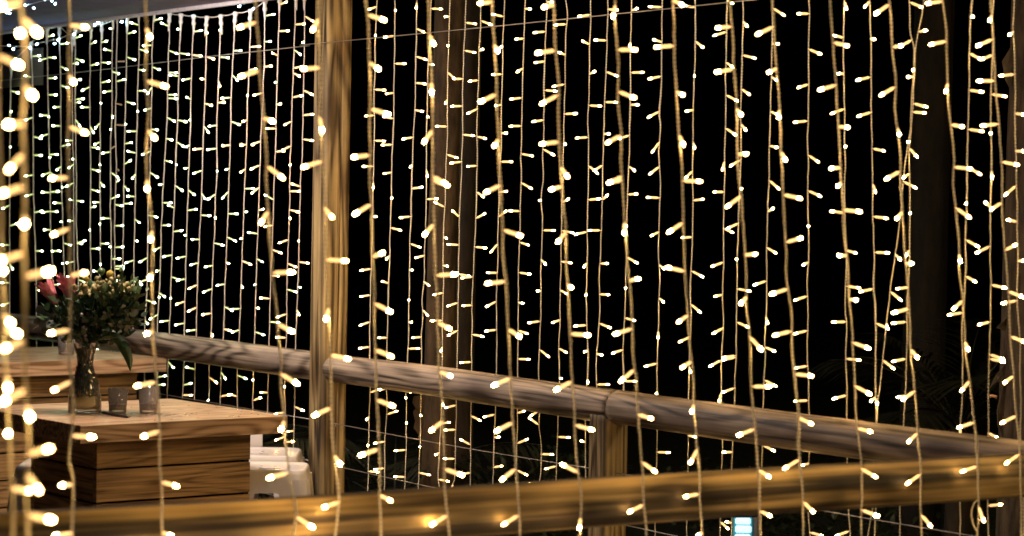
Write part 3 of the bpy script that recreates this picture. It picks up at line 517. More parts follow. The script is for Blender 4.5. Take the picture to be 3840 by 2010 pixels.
def post_mesh(name, h, w, mat, cracks, seed=0.0):
    # grain axis = local X (post is stood up by rotating the object); section is a rounded square with cracks
    sec = []; hw = w / 2; rad = w * .16; N_ = 9
    for cx, cy, a0 in ((hw - rad, hw - rad, 0), (-hw + rad, hw - rad, 90), (-hw + rad, -hw + rad, 180), (hw - rad, -hw + rad, 270)):
        for k in range(N_): 
            a = math.radians(a0 + 90 * k / (N_ - 1)); sec.append((cx + rad * math.cos(a), cy + rad * math.sin(a)))
        # straight run follows
        nx_ = {0: (-1, 0), 90: (0, -1), 180: (1, 0), 270: (0, 1)}[a0]
        L_ = w - 2 * rad; x0, y0 = sec[-1]
        for k in range(1, 24): sec.append((x0 + nx_[0] * L_ * k / 24, y0 + nx_[1] * L_ * k / 24))
    mb = MB(); nz = int(h / .03); n = len(sec)
    for i in range(nz + 1):
        z = h * i / nz
        for j, (x, y) in enumerate(sec):
            s = 1 + .012 * noise.noise((z * 1.5, j * .05, seed))
            for cj, dep in cracks:
                c0 = cj + 1.1 * noise.noise((z * .9, seed, cj)); dd = abs(j - c0)
                if dd < 1.25: s *= 1 - dep * (1 - dd / 1.25) * (.6 + .8 * max(0, noise.noise((z * 1.3, cj, seed + 2)) + .4))
            mb.v.append(Vector((z, x * s, y * s)))
    for i in range(nz):
        for j in range(n):
            j2 = (j + 1) % n; mb.f.append((i * n + j, i * n + j2, (i + 1) * n + j2, (i + 1) * n + j))
    mb.f.append(tuple(reversed(range(n)))); mb.f.append(tuple(nz * n + j for j in range(n)))
    return mb.me(name, mat)
def stand_post(me, parent, p, rz):
    o = obj("post", me, parent, p - parent.location)
    o.rotation_mode = 'QUATERNION'
    o.rotation_quaternion = Matrix.Rotation(rz, 3, 'Z').to_quaternion() @ Vector((0, 0, 1)).to_track_quat('X', 'Z'); return o
ff = empty("wooden_fence", on_far(1230, 0), "far wooden fence of weathered round rails on square posts behind the tables", "fence")
PO = .055
pa = on_far(1230, 0); pb = on_far(2284, 0)
PZ = Vector((0, 0, RZ))
TALL = post_mesh("post_tall_mesh", 3.1, .104, MT['post'], [(86, .27), (55, .25), (118, .26), (23, .25)], 1.0)
stand_post(TALL, ff, pa, math.radians(34))
SHORT = post_mesh("post_short_mesh", .985, .090, MT['post'], [(84, .18), (50, .12), (116, .16), (20, .14)], 4.0)
stand_post(SHORT, ff, pb, math.radians(33))
r_l = lay("rail", log_mesh("rail_left_mesh", (pa + PZ - FARP.d * .05 - on_far(-900, RZ)).length, .0515, MT['rail'], 1), ff, on_far(-900, RZ, .0), pa + PZ - FARP.d * .05)
q0, q1, q2 = pa + PZ + FARP.d * .046, on_far(2316, RZ), on_far(2320, RZ)
lay("rail", log_mesh("rail_middle_mesh", (q1 - q0).length, .0505, MT['rail'], 5, .04), ff, q0, q1)
q3 = on_far(4040, RZ, 0)
lay("rail", log_mesh("rail_right_mesh", (q3 - q2).length, .0500, MT['rail'], 9, -.03), ff, q2 + FARP.d * .004, q3)
pc = on_far(4075, 0, .03)
stand_post(SHORT, ff, pc, math.radians(10))
# notch shadow piece: the shaped underside of the rail end sitting over the short post
def wire(parent, pts, r=.0015, name="wire"):
    mb = MB(); mb.tube([p - parent.location for p in pts], r, 6); return mb.build(name, MT['wire'], parent)
for dz in (.195, .345, .50, .66):
    for x0, x1 in ((-900, 1185), (1258, 2262), (2312, 4060)):
        n_ = 12; a, b = on_far(x0, RZ - dz, .0), on_far(x1, RZ - dz, 0)
        wire(ff, [a.lerp(b, t / n_) - Vector((0, 0, .006 * math.sin(math.pi * t / n_))) for t in range(n_ + 1)])
for dz in (.195, .345):          # staples where the wires meet the tall post
    mb = MB(); c = on_far(1283, RZ - dz, -.022) - ff.location; mb.tube([c + Vector((0, 0, .006)), c + Vector((.0, -.006, .004)), c + Vector((0, -.006, -.004)), c + Vector((0, 0, -.006))], .0012, 5); mb.build("staple", MT['wire'], ff)
uw = [FARP.hit(x, y) for x, y in ((-400, 352), (0, 305), (400, 262), (800, 213), (1180, 172))]
uw2 = [FARP.hit(x, y) for x, y in ((1180, 172), (1344, 157), (1900, 104), (2560, 38), (3000, -8), (3900, -96))]
e = empty("support_wire", uw[0], "thin steel support wire stretched high between posts across the light strings", "wire")
wire(e, [p - FARP.n * .02 for p in uw] + [p - FARP.n * .06 for p in uw2], .0014)
nf = empty("wooden_fence", Vector((na.x, na.y, 0)), "near thick golden round rail crossing the bottom of the photo", "fence")
def on_near(px, z):
    p = NEARP.hit(px, 1908 - .067 * (px - 1900)); return Vector((p.x, p.y, z))
n0, n1 = on_near(-1500, RZ), on_near(4060, RZ)
lay("rail", log_mesh("near_rail_mesh", (n1 - n0).length, .0500, MT['rail_n'], 21), nf, n0, n1)
stand_post(SHORT, nf, on_near(-1480, 0), .3)
for dz in (.345, .50, .66):
    a, b = on_near(-1480, RZ - dz), on_near(4060, RZ - dz); wire(nf, [a.lerp(b, t / 10) for t in range(11)])

# ------------------------------------------------------------------ tables
def block(name, mat, parent, c, d, rz=0.0, bev=.003, along='x'):
    # a board whose grain (local X) follows its long side
    mb = MB(); dd = d if along == 'x' else ((d[1], d[0], d[2]) if along == 'y' else (d[2], d[1], d[0]))
    mb.box((0, 0, 0), dd, 0, bev)
    o = obj(name, mb.me(name, mat, False), parent, c)
    if along == 'y': o.rotation_euler = (0, 0, math.pi / 2)
    if along == 'z': o.rotation_euler = (0, -math.pi / 2, 0)
    return o
TZ = .90
cN, cR = at_z(300, 1596, TZ), at_z(1079, 1559, TZ)
cB = at_z(721, 1492, TZ)
def make_table(corner_R, zt, label, dirx, s=.79, th=.056):
    # local x runs from N to R (front edge), local y runs back
    a = math.atan2(dirx.y, dirx.x); ex = Vector((math.cos(a), math.sin(a), 0)); ey = Vector((-ex.y, ex.x, 0))
    c = corner_R - ex * s / 2 + ey * s / 2; c.z = 0
    t = empty("wooden_table", c, label, "table", "square wooden tables inside the fence", rz=a)
    # one solid top made of three wide boards side by side
    w3 = s / 3
    for k in range(3): block("top_board", MT['top'], t, (0, -s / 2 + w3 * (k + .5), zt - th / 2), (s, w3 - .0006, th), 0, .0025)
    b = s - .19; bx = .002; top = zt - th - .001; h = .098; g = .007
    by = .42; y0 = -s / 2 + .085 + by / 2
    mb = MB(); mb.box((bx, y0, top / 2), (b - .0445, by - .0445, top - .01)); mb.build("core", MT['dark'], t, False)
    for sx in (-1, 1):
        for sy in (-1, 1):
            m = MB(); m.box((bx + sx * (b / 2 - .012), y0 + sy * (by / 2 - .0130), top / 2), (.018, .0410, top - .03)); m.build('corner_batten', MT['dark'], t, False)
    z = top - .004; k = 0
    while z > .02:
        hh = h if k else .083
        zc = z - hh / 2
        block("side_board", MT['board'], t, (bx, y0 - by / 2, zc), (b, .022, hh), 0, .002)
        block("side_board", MT['board'], t, (bx, y0 + by / 2, zc), (b, .022, hh), 0, .002)
        block("side_board", MT['board'], t, (bx - b / 2 + .012, y0, zc - .0005), (.022, by - .024, hh), 0, .002, 'y')
        block("side_board", MT['board'], t, (bx + b / 2 - .012, y0, zc - .0005), (.022, by - .024, hh), 0, .002, 'y')
        z -= hh + g; k += 1
    return t, ex, ey, c
dx = cR - cN; print("TABLE edge", dx.length, "N", cN, "R", cR, "B", cB, "BR", (cB - cR).length, "angle", (cB - cR).angle(cN - cR) * 57.3)
T1, EX, EY, C1 = make_table(cR, TZ, "nearer square wooden table carrying the flower vase and two glasses", dx, 0.745)
TZ2 = .955
cR2 = at_z(626, 1342, TZ2)
T2, _, _, C2 = make_table(cR2, TZ2, "farther wooden table behind the flower vase, beside the far fence", dx, .80)
print("T2 corner", cR2, "far fence there", on_far(626, 1))

# ------------------------------------------------------------------ stools and chair
def rrect(w, d, r, n=5):
    out = []
    for cx, cy, a0 in ((w / 2 - r, d / 2 - r, 0), (-w / 2 + r, d / 2 - r, 90), (-w / 2 + r, -d / 2 + r, 180), (w / 2 - r, -d / 2 + r, 270)):
        for k in range(n + 1):
            a = math.radians(a0 + 90 * k / n); out.append((cx + r * math.cos(a), cy + r * math.sin(a)))
    return out
def make_stool(name, p, rz, zt, label, cat, group=None, back=False, W=.33):
    t = empty(name, Vector((p.x, p.y, 0)), label, cat, group, rz=rz)
    mb = MB(); rings = [(W * .80, zt - .004), (W * .90, zt - .0005), (W * .955, zt + .002), (W * .99, zt - .003), (W * 1.01, zt - .016), (W * 1.03, zt - .034)]
    n = None
    for w, z in rings:
        sec = rrect(w, w, .05); n = len(sec)
        for x, y in sec: mb.v.append(Vector((x, y, z)))
    for i in range(len(rings) - 1):
        for k in range(n):
            k2 = (k + 1) % n; mb.f.append((i * n + k, (i + 1) * n + k, (i + 1) * n + k2, i * n + k2))
    mb.build("seat_rim", MT['white'], t)
    # pressed seat panel with drain holes: a grid with some cells left open
    g = MB(); N_ = 22; s_ = W * .80
    idx = {}
    for i in range(N_ + 1):
        for j in range(N_ + 1):
            x, y = s_ * (i / N_ - .5), s_ * (j / N_ - .5); idx[i, j] = len(g.v); g.v.append(Vector((x, y, zt - .004 - .004 * (1 - (2 * i / N_ - 1) ** 2) * (1 - (2 * j / N_ - 1) ** 2))))
    for i in range(N_):
        for j in range(N_):
            ci, cj = i - N_ / 2 + .5, j - N_ / 2 + .5
            if (abs(ci) < 3.6 and abs(cj) < 1.1) or (i % 5 == 2 and j % 5 == 2): continue
            g.f.append((idx[i, j], idx[i + 1, j], idx[i + 1, j + 1], idx[i, j + 1]))
    o = g.build("seat_panel", MT['white'], t, False); m = o.modifiers.new("s", 'SOLIDIFY'); m.thickness = .0025; m.offset = -1
    # water drops lying on the seat
    # skirt with arched cut-outs and splayed legs, one folded sheet per corner
    for sx in (-1, 1):
        for sy in (-1, 1):
            lb = MB(); zs = [zt - .03, zt - .074, zt - .0745, zt - .3, .012]; 
            for iz, z in enumerate(zs):
                f = (zt - z) / zt; half = W * .515 + .075 * f
                wd = [half, half, .10, .078, .045][iz]
                secs = [(half - wd, half), (half - .03, half), (half - .009, half - .009 + .0), (half, half - .03), (half, half - wd)]
                for x, y in secs: lb.v.append(Vector((sx * x, sy * y, z)))
            for iz in range(len(zs) - 1):
                for k in range(4): lb.f.append((iz * 5 + k, iz * 5 + k + 1, (iz + 1) * 5 + k + 1, (iz + 1) * 5 + k))
            o = lb.build("leg", MT['white'], t, False); m = o.modifiers.new("s", 'SOLIDIFY'); m.thickness = .003
            f = MB(); hf = W * .515 + .075; f.box((sx * (hf - .012), sy * (hf - .012), .008), (.034, .034, .016), 0, .003); f.build("foot", MT['dark'], t)
    cb = MB()
    q = W * .515 + .075 * .45 - .02
    for sgn in (-1, 1):
        cb.tube([(-q, sgn * q, zt * .55), (q, sgn * q, zt * .55)], .006, 8); cb.tube([(sgn * q, -q, zt * .55), (sgn * q, q, zt * .55)], .006, 8)
    cb.build("cross_brace", MT['white'], t)
    if back:
        bb = MB(); bb.box((-.06, W / 2 + .012, zt + .055), (.14, .008, .12), 0, .003); bb.build("backrest", MT['white'], t)
    return t
AZ = math.atan2(EX.y, EX.x)
s1 = at_z(1158 - 146, 1748, .708)
make_stool("metal_stool", s1, 0.03, .708, "white metal stool nearest the tall post, right of the wooden table", "stool", "white metal stools", W=.255)
s2 = at_z(1125 - 166, 1694, .708)
make_stool("metal_stool", s2 + Vector((0, 0, 0)), 0.02, .708, "white metal stool standing behind another white stool, with low back panel", "stool", "white metal stools", True, W=.31)
s3 = at_z(52 + 185, 1752, .69)
make_stool("metal_stool", s3 + Vector((0, .12, 0)), .05, .69, "white metal stool tucked behind the left side of the wooden table", "stool", "white metal stools")

# ------------------------------------------------------------------ things on the tables
def glass(px, py, zt, r, h, label, name="drinking_glass", fill=.35, fillmat='wax', group=None, cat="glass"):
    p = at_z(px, py, zt) + Vector((0, 0, .0008)); t = empty(name, p, label, cat, group)
    g = MB(); g.lathe([(.001, .0), (r * .86, 0), (r * .9, .004), (r, h), (r - .0022, h + .0006), (r * .86, .011), (.001, .010)], 32); g.build("glass_body", MT['cglass'], t)
    if fill:
        f = MB(); f.lathe([(.0005, .0112), (r * .84, .0112), (r * .88, .011 + (h - .011) * fill), (.0005, .011 + (h - .011) * fill)], 28); f.build("filling" if fillmat != 'wax' else "candle_wax", MT[fillmat], t)
        if fillmat == 'wax':
            f = MB(); z = .011 + (h - .011) * fill; f.tube([(0, 0, z - .002), (.0005, 0, z + .006)], .0008, 5); f.build("wick", MT['dark'], t)
    return t
glass(441, 1549, TZ, .0315, .079, "short clear candle glass just right of the flower vase on wooden table", fill=.28, name="candle_glass", group="glasses on the tables")
glass(556, 1550, TZ, .0320, .084, "clear candle glass standing right of the other glass on nearer table", fill=.30, name="candle_glass", group="glasses on the tables")
MT['purple'] = plain("lilac_wax", (.25, .17, .34), .5)
t3 = glass(249, 1330, TZ2, .036, .076, "clear glass with lilac candle on the farther table, behind flowers", fill=.0, name="candle_glass", group="glasses on the tables")
f = MB(); f.lathe([(.0005, .0112), (.030, .0112), (.031, .040), (.0005, .040)], 28); f.build("candle_wax", MT['purple'], t3)
pa_, pb_ = at_z(380, 1546, TZ + .004), at_z(484, 1565, TZ + .004)
mb = MB(); ln = pb_ - pa_; mb.tube([Vector((0, 0, 0)), ln * .05, ln * .8, ln * .93, ln], [.002, .0042, .0042, .0035, .0008], 10)
e = empty("pen", pa_, "dark pen lying on the table in front of the right-hand glasses", "pen"); mb.build("barrel", MT['pen'], e)
mb = MB(); mb.tube([ln * .1 + Vector((0, 0, .0045)), ln * .35 + Vector((0, 0, .006))], .0009, 5); mb.build("clip", MT['wire'], e)
# water beads on the wet table top
MT['drop'] = thin_glass("water_bead", (.97, .97, .97), .05, 4.0)
mb = MB(); rr = random.Random(3); pO = at_z(640, 1557, TZ)
for k in range(150):
    if k < 90: c = at_z(rr.gauss(640, 45), rr.gauss(1556, 4), TZ)
    else: c = at_z(rr.uniform(330, 1000), rr.uniform(1515, 1585), TZ)
    v = c - C1; lx, ly = v.dot(EX), v.dot(EY)
    if abs(lx) > .385 or abs(ly) > .385: continue
    r_ = rr.uniform(.0012, .0036); mb.lathe([(r_, 0), (r_ * .85, r_ * .28), (r_ * .45, r_ * .48), (r_ * .05, r_ * .52)], 8, c - pO + Vector((0, 0, .0004)))
tag(mb.build("water_drops", MT['drop'], None, loc=pO), "scattered water drops shining on the wet wooden tabletop", "water drops", kind="stuff")

# vase and bouquet
vb = at_z(317, 1549, TZ); D = vb.y
def bp(px, py, dy=0.0): return at_y(px, py, D + dy)
vm = 1.0 / (FPX / D)              # metres per photo pixel at the vase
va = empty("flower_vase", vb + Vector((0, 0, .001)), "clear glass vase with waisted neck holding the bouquet on nearer table", "vase")
prof = [(.001, 0), (.050, 0), (.053, .004), (.0535, .03), (.052, .055), (.046, .085), (.036, .115), (.0275, .142), (.025, .158), (.027, .175), (.033, .2), (.0385, .226)]
inner = [(r - .003, z + .0005) for r, z in reversed(prof) if z > .02] + [(.049, .014), (.001, .013)]
mb = MB(); mb.lathe(prof + inner, 40); mb.build("glass_body", MT['glass'], va)
mb = MB(); mb.lathe([(.001, .0142), (.0485, .0142), (.0495, .03), (.048, .050), (.001, .050)], 32); mb.build("water", MT['water'], va)
MT['stem'] = mottled("stem_green", (.025, .045, .015), (.07, .085, .03), 60, .5)
MT['stempale'] = mottled("cut_stem", (.22, .20, .07), (.42, .36, .14), 80, .5)
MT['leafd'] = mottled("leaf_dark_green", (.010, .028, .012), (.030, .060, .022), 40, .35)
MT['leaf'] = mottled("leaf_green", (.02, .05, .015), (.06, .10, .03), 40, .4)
MT['euc'] = mottled("eucalyptus_leaf", (.09, .12, .10), (.17, .20, .17), 30, .55)
MT['eucg'] = mottled("eucalyptus_leaf_fresh", (.14, .22, .09), (.22, .32, .14), 30, .5)
MT['pink'] = mottled("protea_pink", (.50, .11, .14), (.78, .30, .33), 50, .55)
MT['pale'] = mottled("pale_pink_petal", (.42, .26, .24), (.62, .44, .40), 60, .6)
MT['cream'] = mottled("cream_bud", (.10, .085, .022), (.36, .29, .12), 70, .6)
MT['yel'] = mottled("yellow_button", (.22, .15, .012), (.40, .29, .03), 200, .8, .8)
RB = random.Random(11)
def leaf(mb, c, d, up, ln, wd, curl=.15, n=5, fold=.15):
    d = d.normalized(); sd = d.cross(up)
    sd = sd.normalized() if sd.length > 1e-4 else d.orthogonal().normalized()
    nn = sd.cross(d); b = len(mb.v)
    for i in range(n + 1):
        t = i / n; w = wd * math.sin(math.pi * min(.97, max(.04, t ** .8))) * .5; p = c + d * (ln * t) - nn * (curl * ln * t * t)
        mb.v += [p - sd * w + nn * (fold * w), p, p + sd * w + nn * (fold * w)]
    for i in range(n):
        q = b + i * 3; mb.f += [(q, q + 3, q + 4, q + 1), (q + 1, q + 4, q + 5, q + 2)]
def rnd(s=1.0): return Vector((RB.gauss(0, 1), RB.gauss(0, 1), RB.gauss(0, 1))).normalized() * s
NECK = vb + Vector((0, 0, .16)); MOUTH = vb + Vector((0, 0, .222)); FOOT = vb + Vector((0, 0, .07))
def stem_to(p, off=0.0):
    a = RB.uniform(0, 6.28); o = Vector((math.cos(a), math.sin(a), 0))
    return [FOOT - o * .026 + Vector((0, 0, RB.uniform(-.035, .01))), NECK + o * .006, MOUTH + o * .015, p]
def flower(name, mk, label, cat, p, group=None, stemmat='stem', r=.0016):
    e = empty(name, p, label, cat, group)
    s = MB(); pts = [q - p for q in stem_to(p)]
    sm = []
    for i in range(len(pts) - 1):
        for t in range(4): sm.append(pts[i].lerp(pts[i + 1], t / 4))
    sm.append(pts[-1]); s.tube(sm, r, 5); s.build("stem", MT[stemmat], e); mk(e, p); return e
def protea(base, tipv, wid):
    def mk(e, p):
        ax = tipv.normalized(); ln = tipv.length; mb = MB(); a0 = ax.orthogonal().normalized(); b0 = ax.cross(a0)
        for ring, (nn, rr_, sc) in enumerate(((9, 1.0, .82), (11, .95, 1.0), (7, .6, .92))):
            for k in range(nn):
                a = 2 * math.pi * (k + ring * .5) / nn + RB.uniform(-.1, .1); o = a0 * math.cos(a) + b0 * math.sin(a)
                b = len(mb.v); L_ = ln * sc * RB.uniform(.78, 1.12)
                for i in range(8):
                    t = i / 7; rad = wid * rr_ * (.30 + .62 * t + .45 * max(0, t - .7))
                    w = wid * .34 * math.sin(math.pi * (.15 + .78 * t)) ** .7; sd = ax.cross(o)
                    c = ax * (L_ * t) + o * rad
                    mb.v += [c - sd * w, c + o * .0015, c + sd * w]
                for i in range(7):
                    q = b + i * 3; mb.f += [(q, q + 3, q + 4, q + 1), (q + 1, q + 4, q + 5, q + 2)]
        mb.build("petals", MT['pink'], e)
    return mk
flower("protea_flower", protea(None, bp(160, 1052) - bp(212, 1140), .028), "pink protea bloom leaning out at the far left of the bouquet", "flower", bp(212, 1140), "pink protea blooms", r=.0024)
flower("protea_flower", protea(None, bp(243, 1030, .01) - bp(268, 1125, .01), .030), "pink protea bloom right of the leftmost one, beside yellow buds", "flower", bp(268, 1125, .01), "pink protea blooms", r=.0024)
def blossom_head(lst, mat, squash=1.3):
    def mk(e, p):
        mb = MB(); tw = MB()
        for q, r_ in lst:
            d = rnd(1); d.z = abs(d.z) + .6; rot = d.to_track_quat('Z', 'Y').to_matrix(); m2 = MB()
            m2.lathe([(r_ * .25, -r_ * squash), (r_ * .8, -r_ * .6), (r_, 0), (r_ * .8, r_ * .6), (r_ * .35, r_ * squash * .9), (.0002, r_ * squash)], 8)
            mb.add([rot @ v + (q - p) for v in m2.v], m2.f)
            tw.tube([(q - p), (q - p) * .4 + Vector((0, 0, -.025))], .0006, 4)
        mb.build("buds", MT[mat], e); tw.build("twigs", MT['leafd'], e)
    return mk
for k, (cx, cy, n_, lab) in enumerate(((330, 1092, 38, "spray of cream olive buds at the left of the bouquet's crown"), (385, 1080, 44, "spray of cream olive buds in the middle of the bouquet's crown"), (450, 1092, 40, "spray of cream olive buds at the right of the bouquet's crown"), (425, 1135, 34, "lower spray of olive yellow buds right of centre in bouquet"))):
    lst = [(bp(RB.gauss(cx, 24), RB.gauss(cy, 17), RB.gauss(0, .03)), RB.uniform(.0055, .0105)) for _ in range(n_)]
    flower("blossom_spray", blossom_head(lst, 'cream'), lab, "flowers", bp(cx, cy + 30), "sprays of buds in the bouquet")
for cx, cy, r_, m_, lab in ((322, 1046, .011, 'yel', "round yellow button flower above the pink proteas"), (413, 1028, .013, 'yel', "round yellow button flower topmost at the right of bouquet"), (380, 1018, .013, 'leaf', "round green seed head on top of the bouquet")):
    flower("button_flower", blossom_head([(bp(cx, cy), r_)], m_, 1.0), lab, "flower", bp(cx, cy + 12), "round flower heads in the bouquet")
lst = [(bp(x, y, -.05), r_) for x, y, r_ in ((392, 1172, .007), (398, 1180, .005), (365, 1205, .009), (372, 1200, .007), (360, 1213, .006), (313, 1228, .007), (316, 1234, .005), (320, 1258, .006), (305, 1180, .007), (255, 1172, .008), (330, 1176, .006), (280, 1195, .006))]
flower("pale_blossoms", blossom_head(lst, 'pale', .9), "small pale pink blossoms scattered low on the front of the bouquet", "flowers", bp(340, 1210, -.03))
def foliage(cx, cy, rx, ry, n_, mat, l0, l1, wr):
    def mk(e, p):
        mb = MB()
        for _ in range(n_):
            q = bp(RB.gauss(cx, rx), RB.gauss(cy, ry), RB.gauss(0, .035)) - p
            d = (q + Vector((0, 0, .03))).normalized() + rnd(.7); leaf(mb, q, d, rnd(), RB.uniform(l0, l1), RB.uniform(l0, l1) * wr, .25, 4)
        mb.build("leaves", MT[mat], e)
    return mk
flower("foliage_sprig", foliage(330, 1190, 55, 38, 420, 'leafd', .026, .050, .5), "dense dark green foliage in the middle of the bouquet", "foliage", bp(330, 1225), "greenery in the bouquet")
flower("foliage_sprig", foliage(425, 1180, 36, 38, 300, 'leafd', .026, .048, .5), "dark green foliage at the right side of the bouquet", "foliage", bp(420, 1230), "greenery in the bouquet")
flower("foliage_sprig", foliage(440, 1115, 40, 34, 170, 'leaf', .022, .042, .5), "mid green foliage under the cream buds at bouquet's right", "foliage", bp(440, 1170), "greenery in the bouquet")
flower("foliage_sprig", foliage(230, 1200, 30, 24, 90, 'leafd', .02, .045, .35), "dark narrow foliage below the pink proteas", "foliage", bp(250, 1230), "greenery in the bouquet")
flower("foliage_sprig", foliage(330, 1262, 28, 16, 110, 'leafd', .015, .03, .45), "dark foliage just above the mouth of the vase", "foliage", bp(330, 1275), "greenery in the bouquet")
def roundleaves(lst, mat, r_):
    def mk(e, p):
        mb = MB(); tw = MB()
        for x, y, rr_ in lst:
            q = bp(x, y, RB.gauss(0, .02)) - p; nn = (Vector((RB.gauss(0, .4), -1, RB.gauss(0, .4)))).normalized(); a = nn.orthogonal().normalized(); b2 = nn.cross(a); b = len(mb.v)
            mb.v.append(q + nn * .002)
            for k in range(14):
                t = 2 * math.pi * k / 14; mb.v.append(q + a * (rr_ * math.cos(t)) + b2 * (rr_ * .92 * math.sin(t)))
            for k in range(14): mb.f.append((b, b + 1 + k, b + 1 + (k + 1) % 14))
            tw.tube([q, q * .5 + Vector((0, 0, -.01))], .0007, 4)
        mb.build("leaves", MT[mat], e); tw.build("twigs", MT['leafd'], e)
    return mk
flower("eucalyptus_sprig", roundleaves([(150, 1162, .017), (181, 1158, .021), (172, 1187, .016), (140, 1205, .014), (205, 1185, .02), (222, 1165, .016), (160, 1215, .015), (190, 1215, .016), (215, 1210, .014), (165, 1240, .012)], 'euc', .018), "grey-green round-leaved eucalyptus sprig at the left of the bouquet", "eucalyptus", bp(215, 1215), "eucalyptus sprigs in the bouquet")
flower("eucalyptus_sprig", roundleaves([(492, 1115, .017), (500, 1140, .018), (480, 1160, .021), (500, 1172, .015), (488, 1190, .02), (470, 1205, .018), (512, 1170, .01), (455, 1215, .015)], 'euc', .018), "grey-green round-leaved eucalyptus sprig at the right of the bouquet", "eucalyptus", bp(455, 1215), "eucalyptus sprigs in the bouquet")
flower("eucalyptus_sprig", roundleaves([(505, 1093, .019), (497, 1108, .015)], 'eucg', .018), "single fresh green round eucalyptus leaf highest at the bouquet's right", "eucalyptus", bp(488, 1120), "eucalyptus sprigs in the bouquet")
flower("eucalyptus_sprig", roundleaves([(287, 1258, .014), (292, 1240, .012), (296, 1275, .012)], 'euc', .018), "small grey eucalyptus sprig hanging over the vase mouth's left", "eucalyptus", bp(300, 1262), "eucalyptus sprigs in the bouquet")
def bigleaf(e, p):
    ctrl = [(372, 1272, 10), (395, 1258, 22), (425, 1256, 34), (452, 1278, 40), (470, 1310, 42), (484, 1345, 32), (488, 1375, 16), (489, 1392, 2)]
    mb = MB()
    for i, (x, y, w) in enumerate(ctrl):
        x0, y0 = ctrl[max(0, i - 1)][:2]; x1, y1 = ctrl[min(len(ctrl) - 1, i + 1)][:2]; tx, ty = x1 - x0, y1 - y0; l_ = math.hypot(tx, ty); nx, ny = -ty / l_, tx / l_
        c = bp(x, y, -.03 - .004 * i) - p
        for s_ in (-1, -.5, 0, .5, 1): mb.v.append(bp(x + nx * w * .5 * s_, y + ny * w * .5 * s_, -.03 - .004 * i + abs(s_) * .008) - p)
    for i in range(len(ctrl) - 1):
        for k in range(4): q = i * 5 + k; mb.f.append((q, q + 5, q + 6, q + 1))
    o = mb.build("leaf_blade", MT['leaf'], e); m = o.modifiers.new("s", 'SOLIDIFY'); m.thickness = .0008; o.modifiers.new("b", 'SUBSURF').render_levels = 2
flower("drooping_leaf", bigleaf, "long broad green leaf drooping over the right of the vase", "leaf", bp(372, 1272, -.03))
def instems(e, p):
    mb = MB(); ml = MB()
    for _ in range(46):
        a, b = RB.uniform(0, 6.28), RB.uniform(.1, 1) ** .5; o = Vector((math.cos(a), math.sin(a), 0))
        lo = vb - o * (.040 * b) + Vector((0, 0, RB.uniform(.055, .075))); md = vb + o * (.016 * b) + Vector((0, 0, .155)); hi = vb + o * (.028 * b) + Vector((0, 0, .225))
        mb.tube([lo - p, lo.lerp(md, .5) - p, md - p, hi - p], RB.uniform(.001, .002), 5)
    for _ in range(1100):
        z = RB.uniform(.058, .215); R_ = .036 - .016 * math.exp(-((z - .158) / .035) ** 2) if z > .1 else .041
        a, b = RB.uniform(0, 6.28), RB.uniform(0, 1) ** .5; q = vb + Vector((math.cos(a) * R_ * b * .9, math.sin(a) * R_ * b * .9, z)) - p
        leaf(ml, q, Vector((RB.gauss(0, .3), RB.gauss(0, .3), 1)), rnd(), RB.uniform(.012, .024), .009, .1, 3)
    mb.build("cut_stem", MT['stempale'], e); ml.build("leaves", MT['leafd'], e)
flower("stem_bundle", instems, "bundle of leafy flower stems standing inside the glass vase", "stems", vb + Vector((0, 0, .15)))
# dried leaf lodged on the far rail
p = on_far(500, RZ + .052, -.02) 
e = empty("dried_leaf", p, "small curled brown dried leaf lying on the far rail right of bouquet", "leaf")
mb = MB()
for k in range(9): leaf(mb, Vector((RB.uniform(-.03, .03), RB.uniform(-.01, .01), RB.uniform(0, .02))), rnd() + Vector((0, 0, .6)), rnd(), .045, .022, .5, 5, .4)
mb.build("leaf_blade", mottled("dry_brown_leaf", (.07, .035, .015), (.20, .11, .05), 60, .6), e)
# ------------------------------------------------------------------ trees, plants, ground
def bark(name, c1, c2, sc=(9, 9, 2.2), bump=.8, patch=.5):
    m, nt, b = newmat(name); N = nt.nodes; tc = N.new("ShaderNodeTexCoord"); mp = N.new("ShaderNodeMapping"); mp.inputs["Scale"].default_value = sc
    n1 = N.new("ShaderNodeTexNoise"); n1.inputs["Scale"].default_value = 2.2; n1.inputs["Detail"].default_value = 9; n1.inputs["Roughness"].default_value = .65
    n2 = N.new("ShaderNodeTexNoise"); n2.inputs["Scale"].default_value = 5; n2.inputs["Detail"].default_value = 3
    L(nt, tc.outputs["Object"], mp.inputs[0]); L(nt, mp.outputs[0], n1.inputs["Vector"]); L(nt, tc.outputs["Object"], n2.inputs["Vector"])
    cr = N.new("ShaderNodeValToRGB"); e = cr.color_ramp.elements; e[0].position = .36; e[1].position = .64; e[0].color = (*c1, 1); e[1].color = (*c2, 1)
    mx = N.new("ShaderNodeMix"); mx.data_type = 'RGBA'; mx.blend_type = 'MULTIPLY'; mx.inputs[0].default_value = patch
    cr2 = N.new("ShaderNodeValToRGB"); cr2.color_ramp.elements[0].position = .4; cr2.color_ramp.elements[1].position = .6
    cr2.color_ramp.elements[0].color = (.35, .33, .3, 1)
    L(nt, n1.outputs["Fac"], cr.inputs[0]); L(nt, n2.outputs["Fac"], cr2.inputs[0]); L(nt, cr.outputs[0], mx.inputs[6]); L(nt, cr2.outputs[0], mx.inputs[7]); L(nt, mx.outputs[2], b.inputs["Base Color"])
    bp_ = N.new("ShaderNodeBump"); bp_.inputs["Strength"].default_value = bump; bp_.inputs["Distance"].default_value = .012
    L(nt, n1.outputs["Fac"], bp_.inputs["Height"]); L(nt, bp_.outputs[0], b.inputs["Normal"]); b.inputs["Roughness"].default_value = .85
    return m
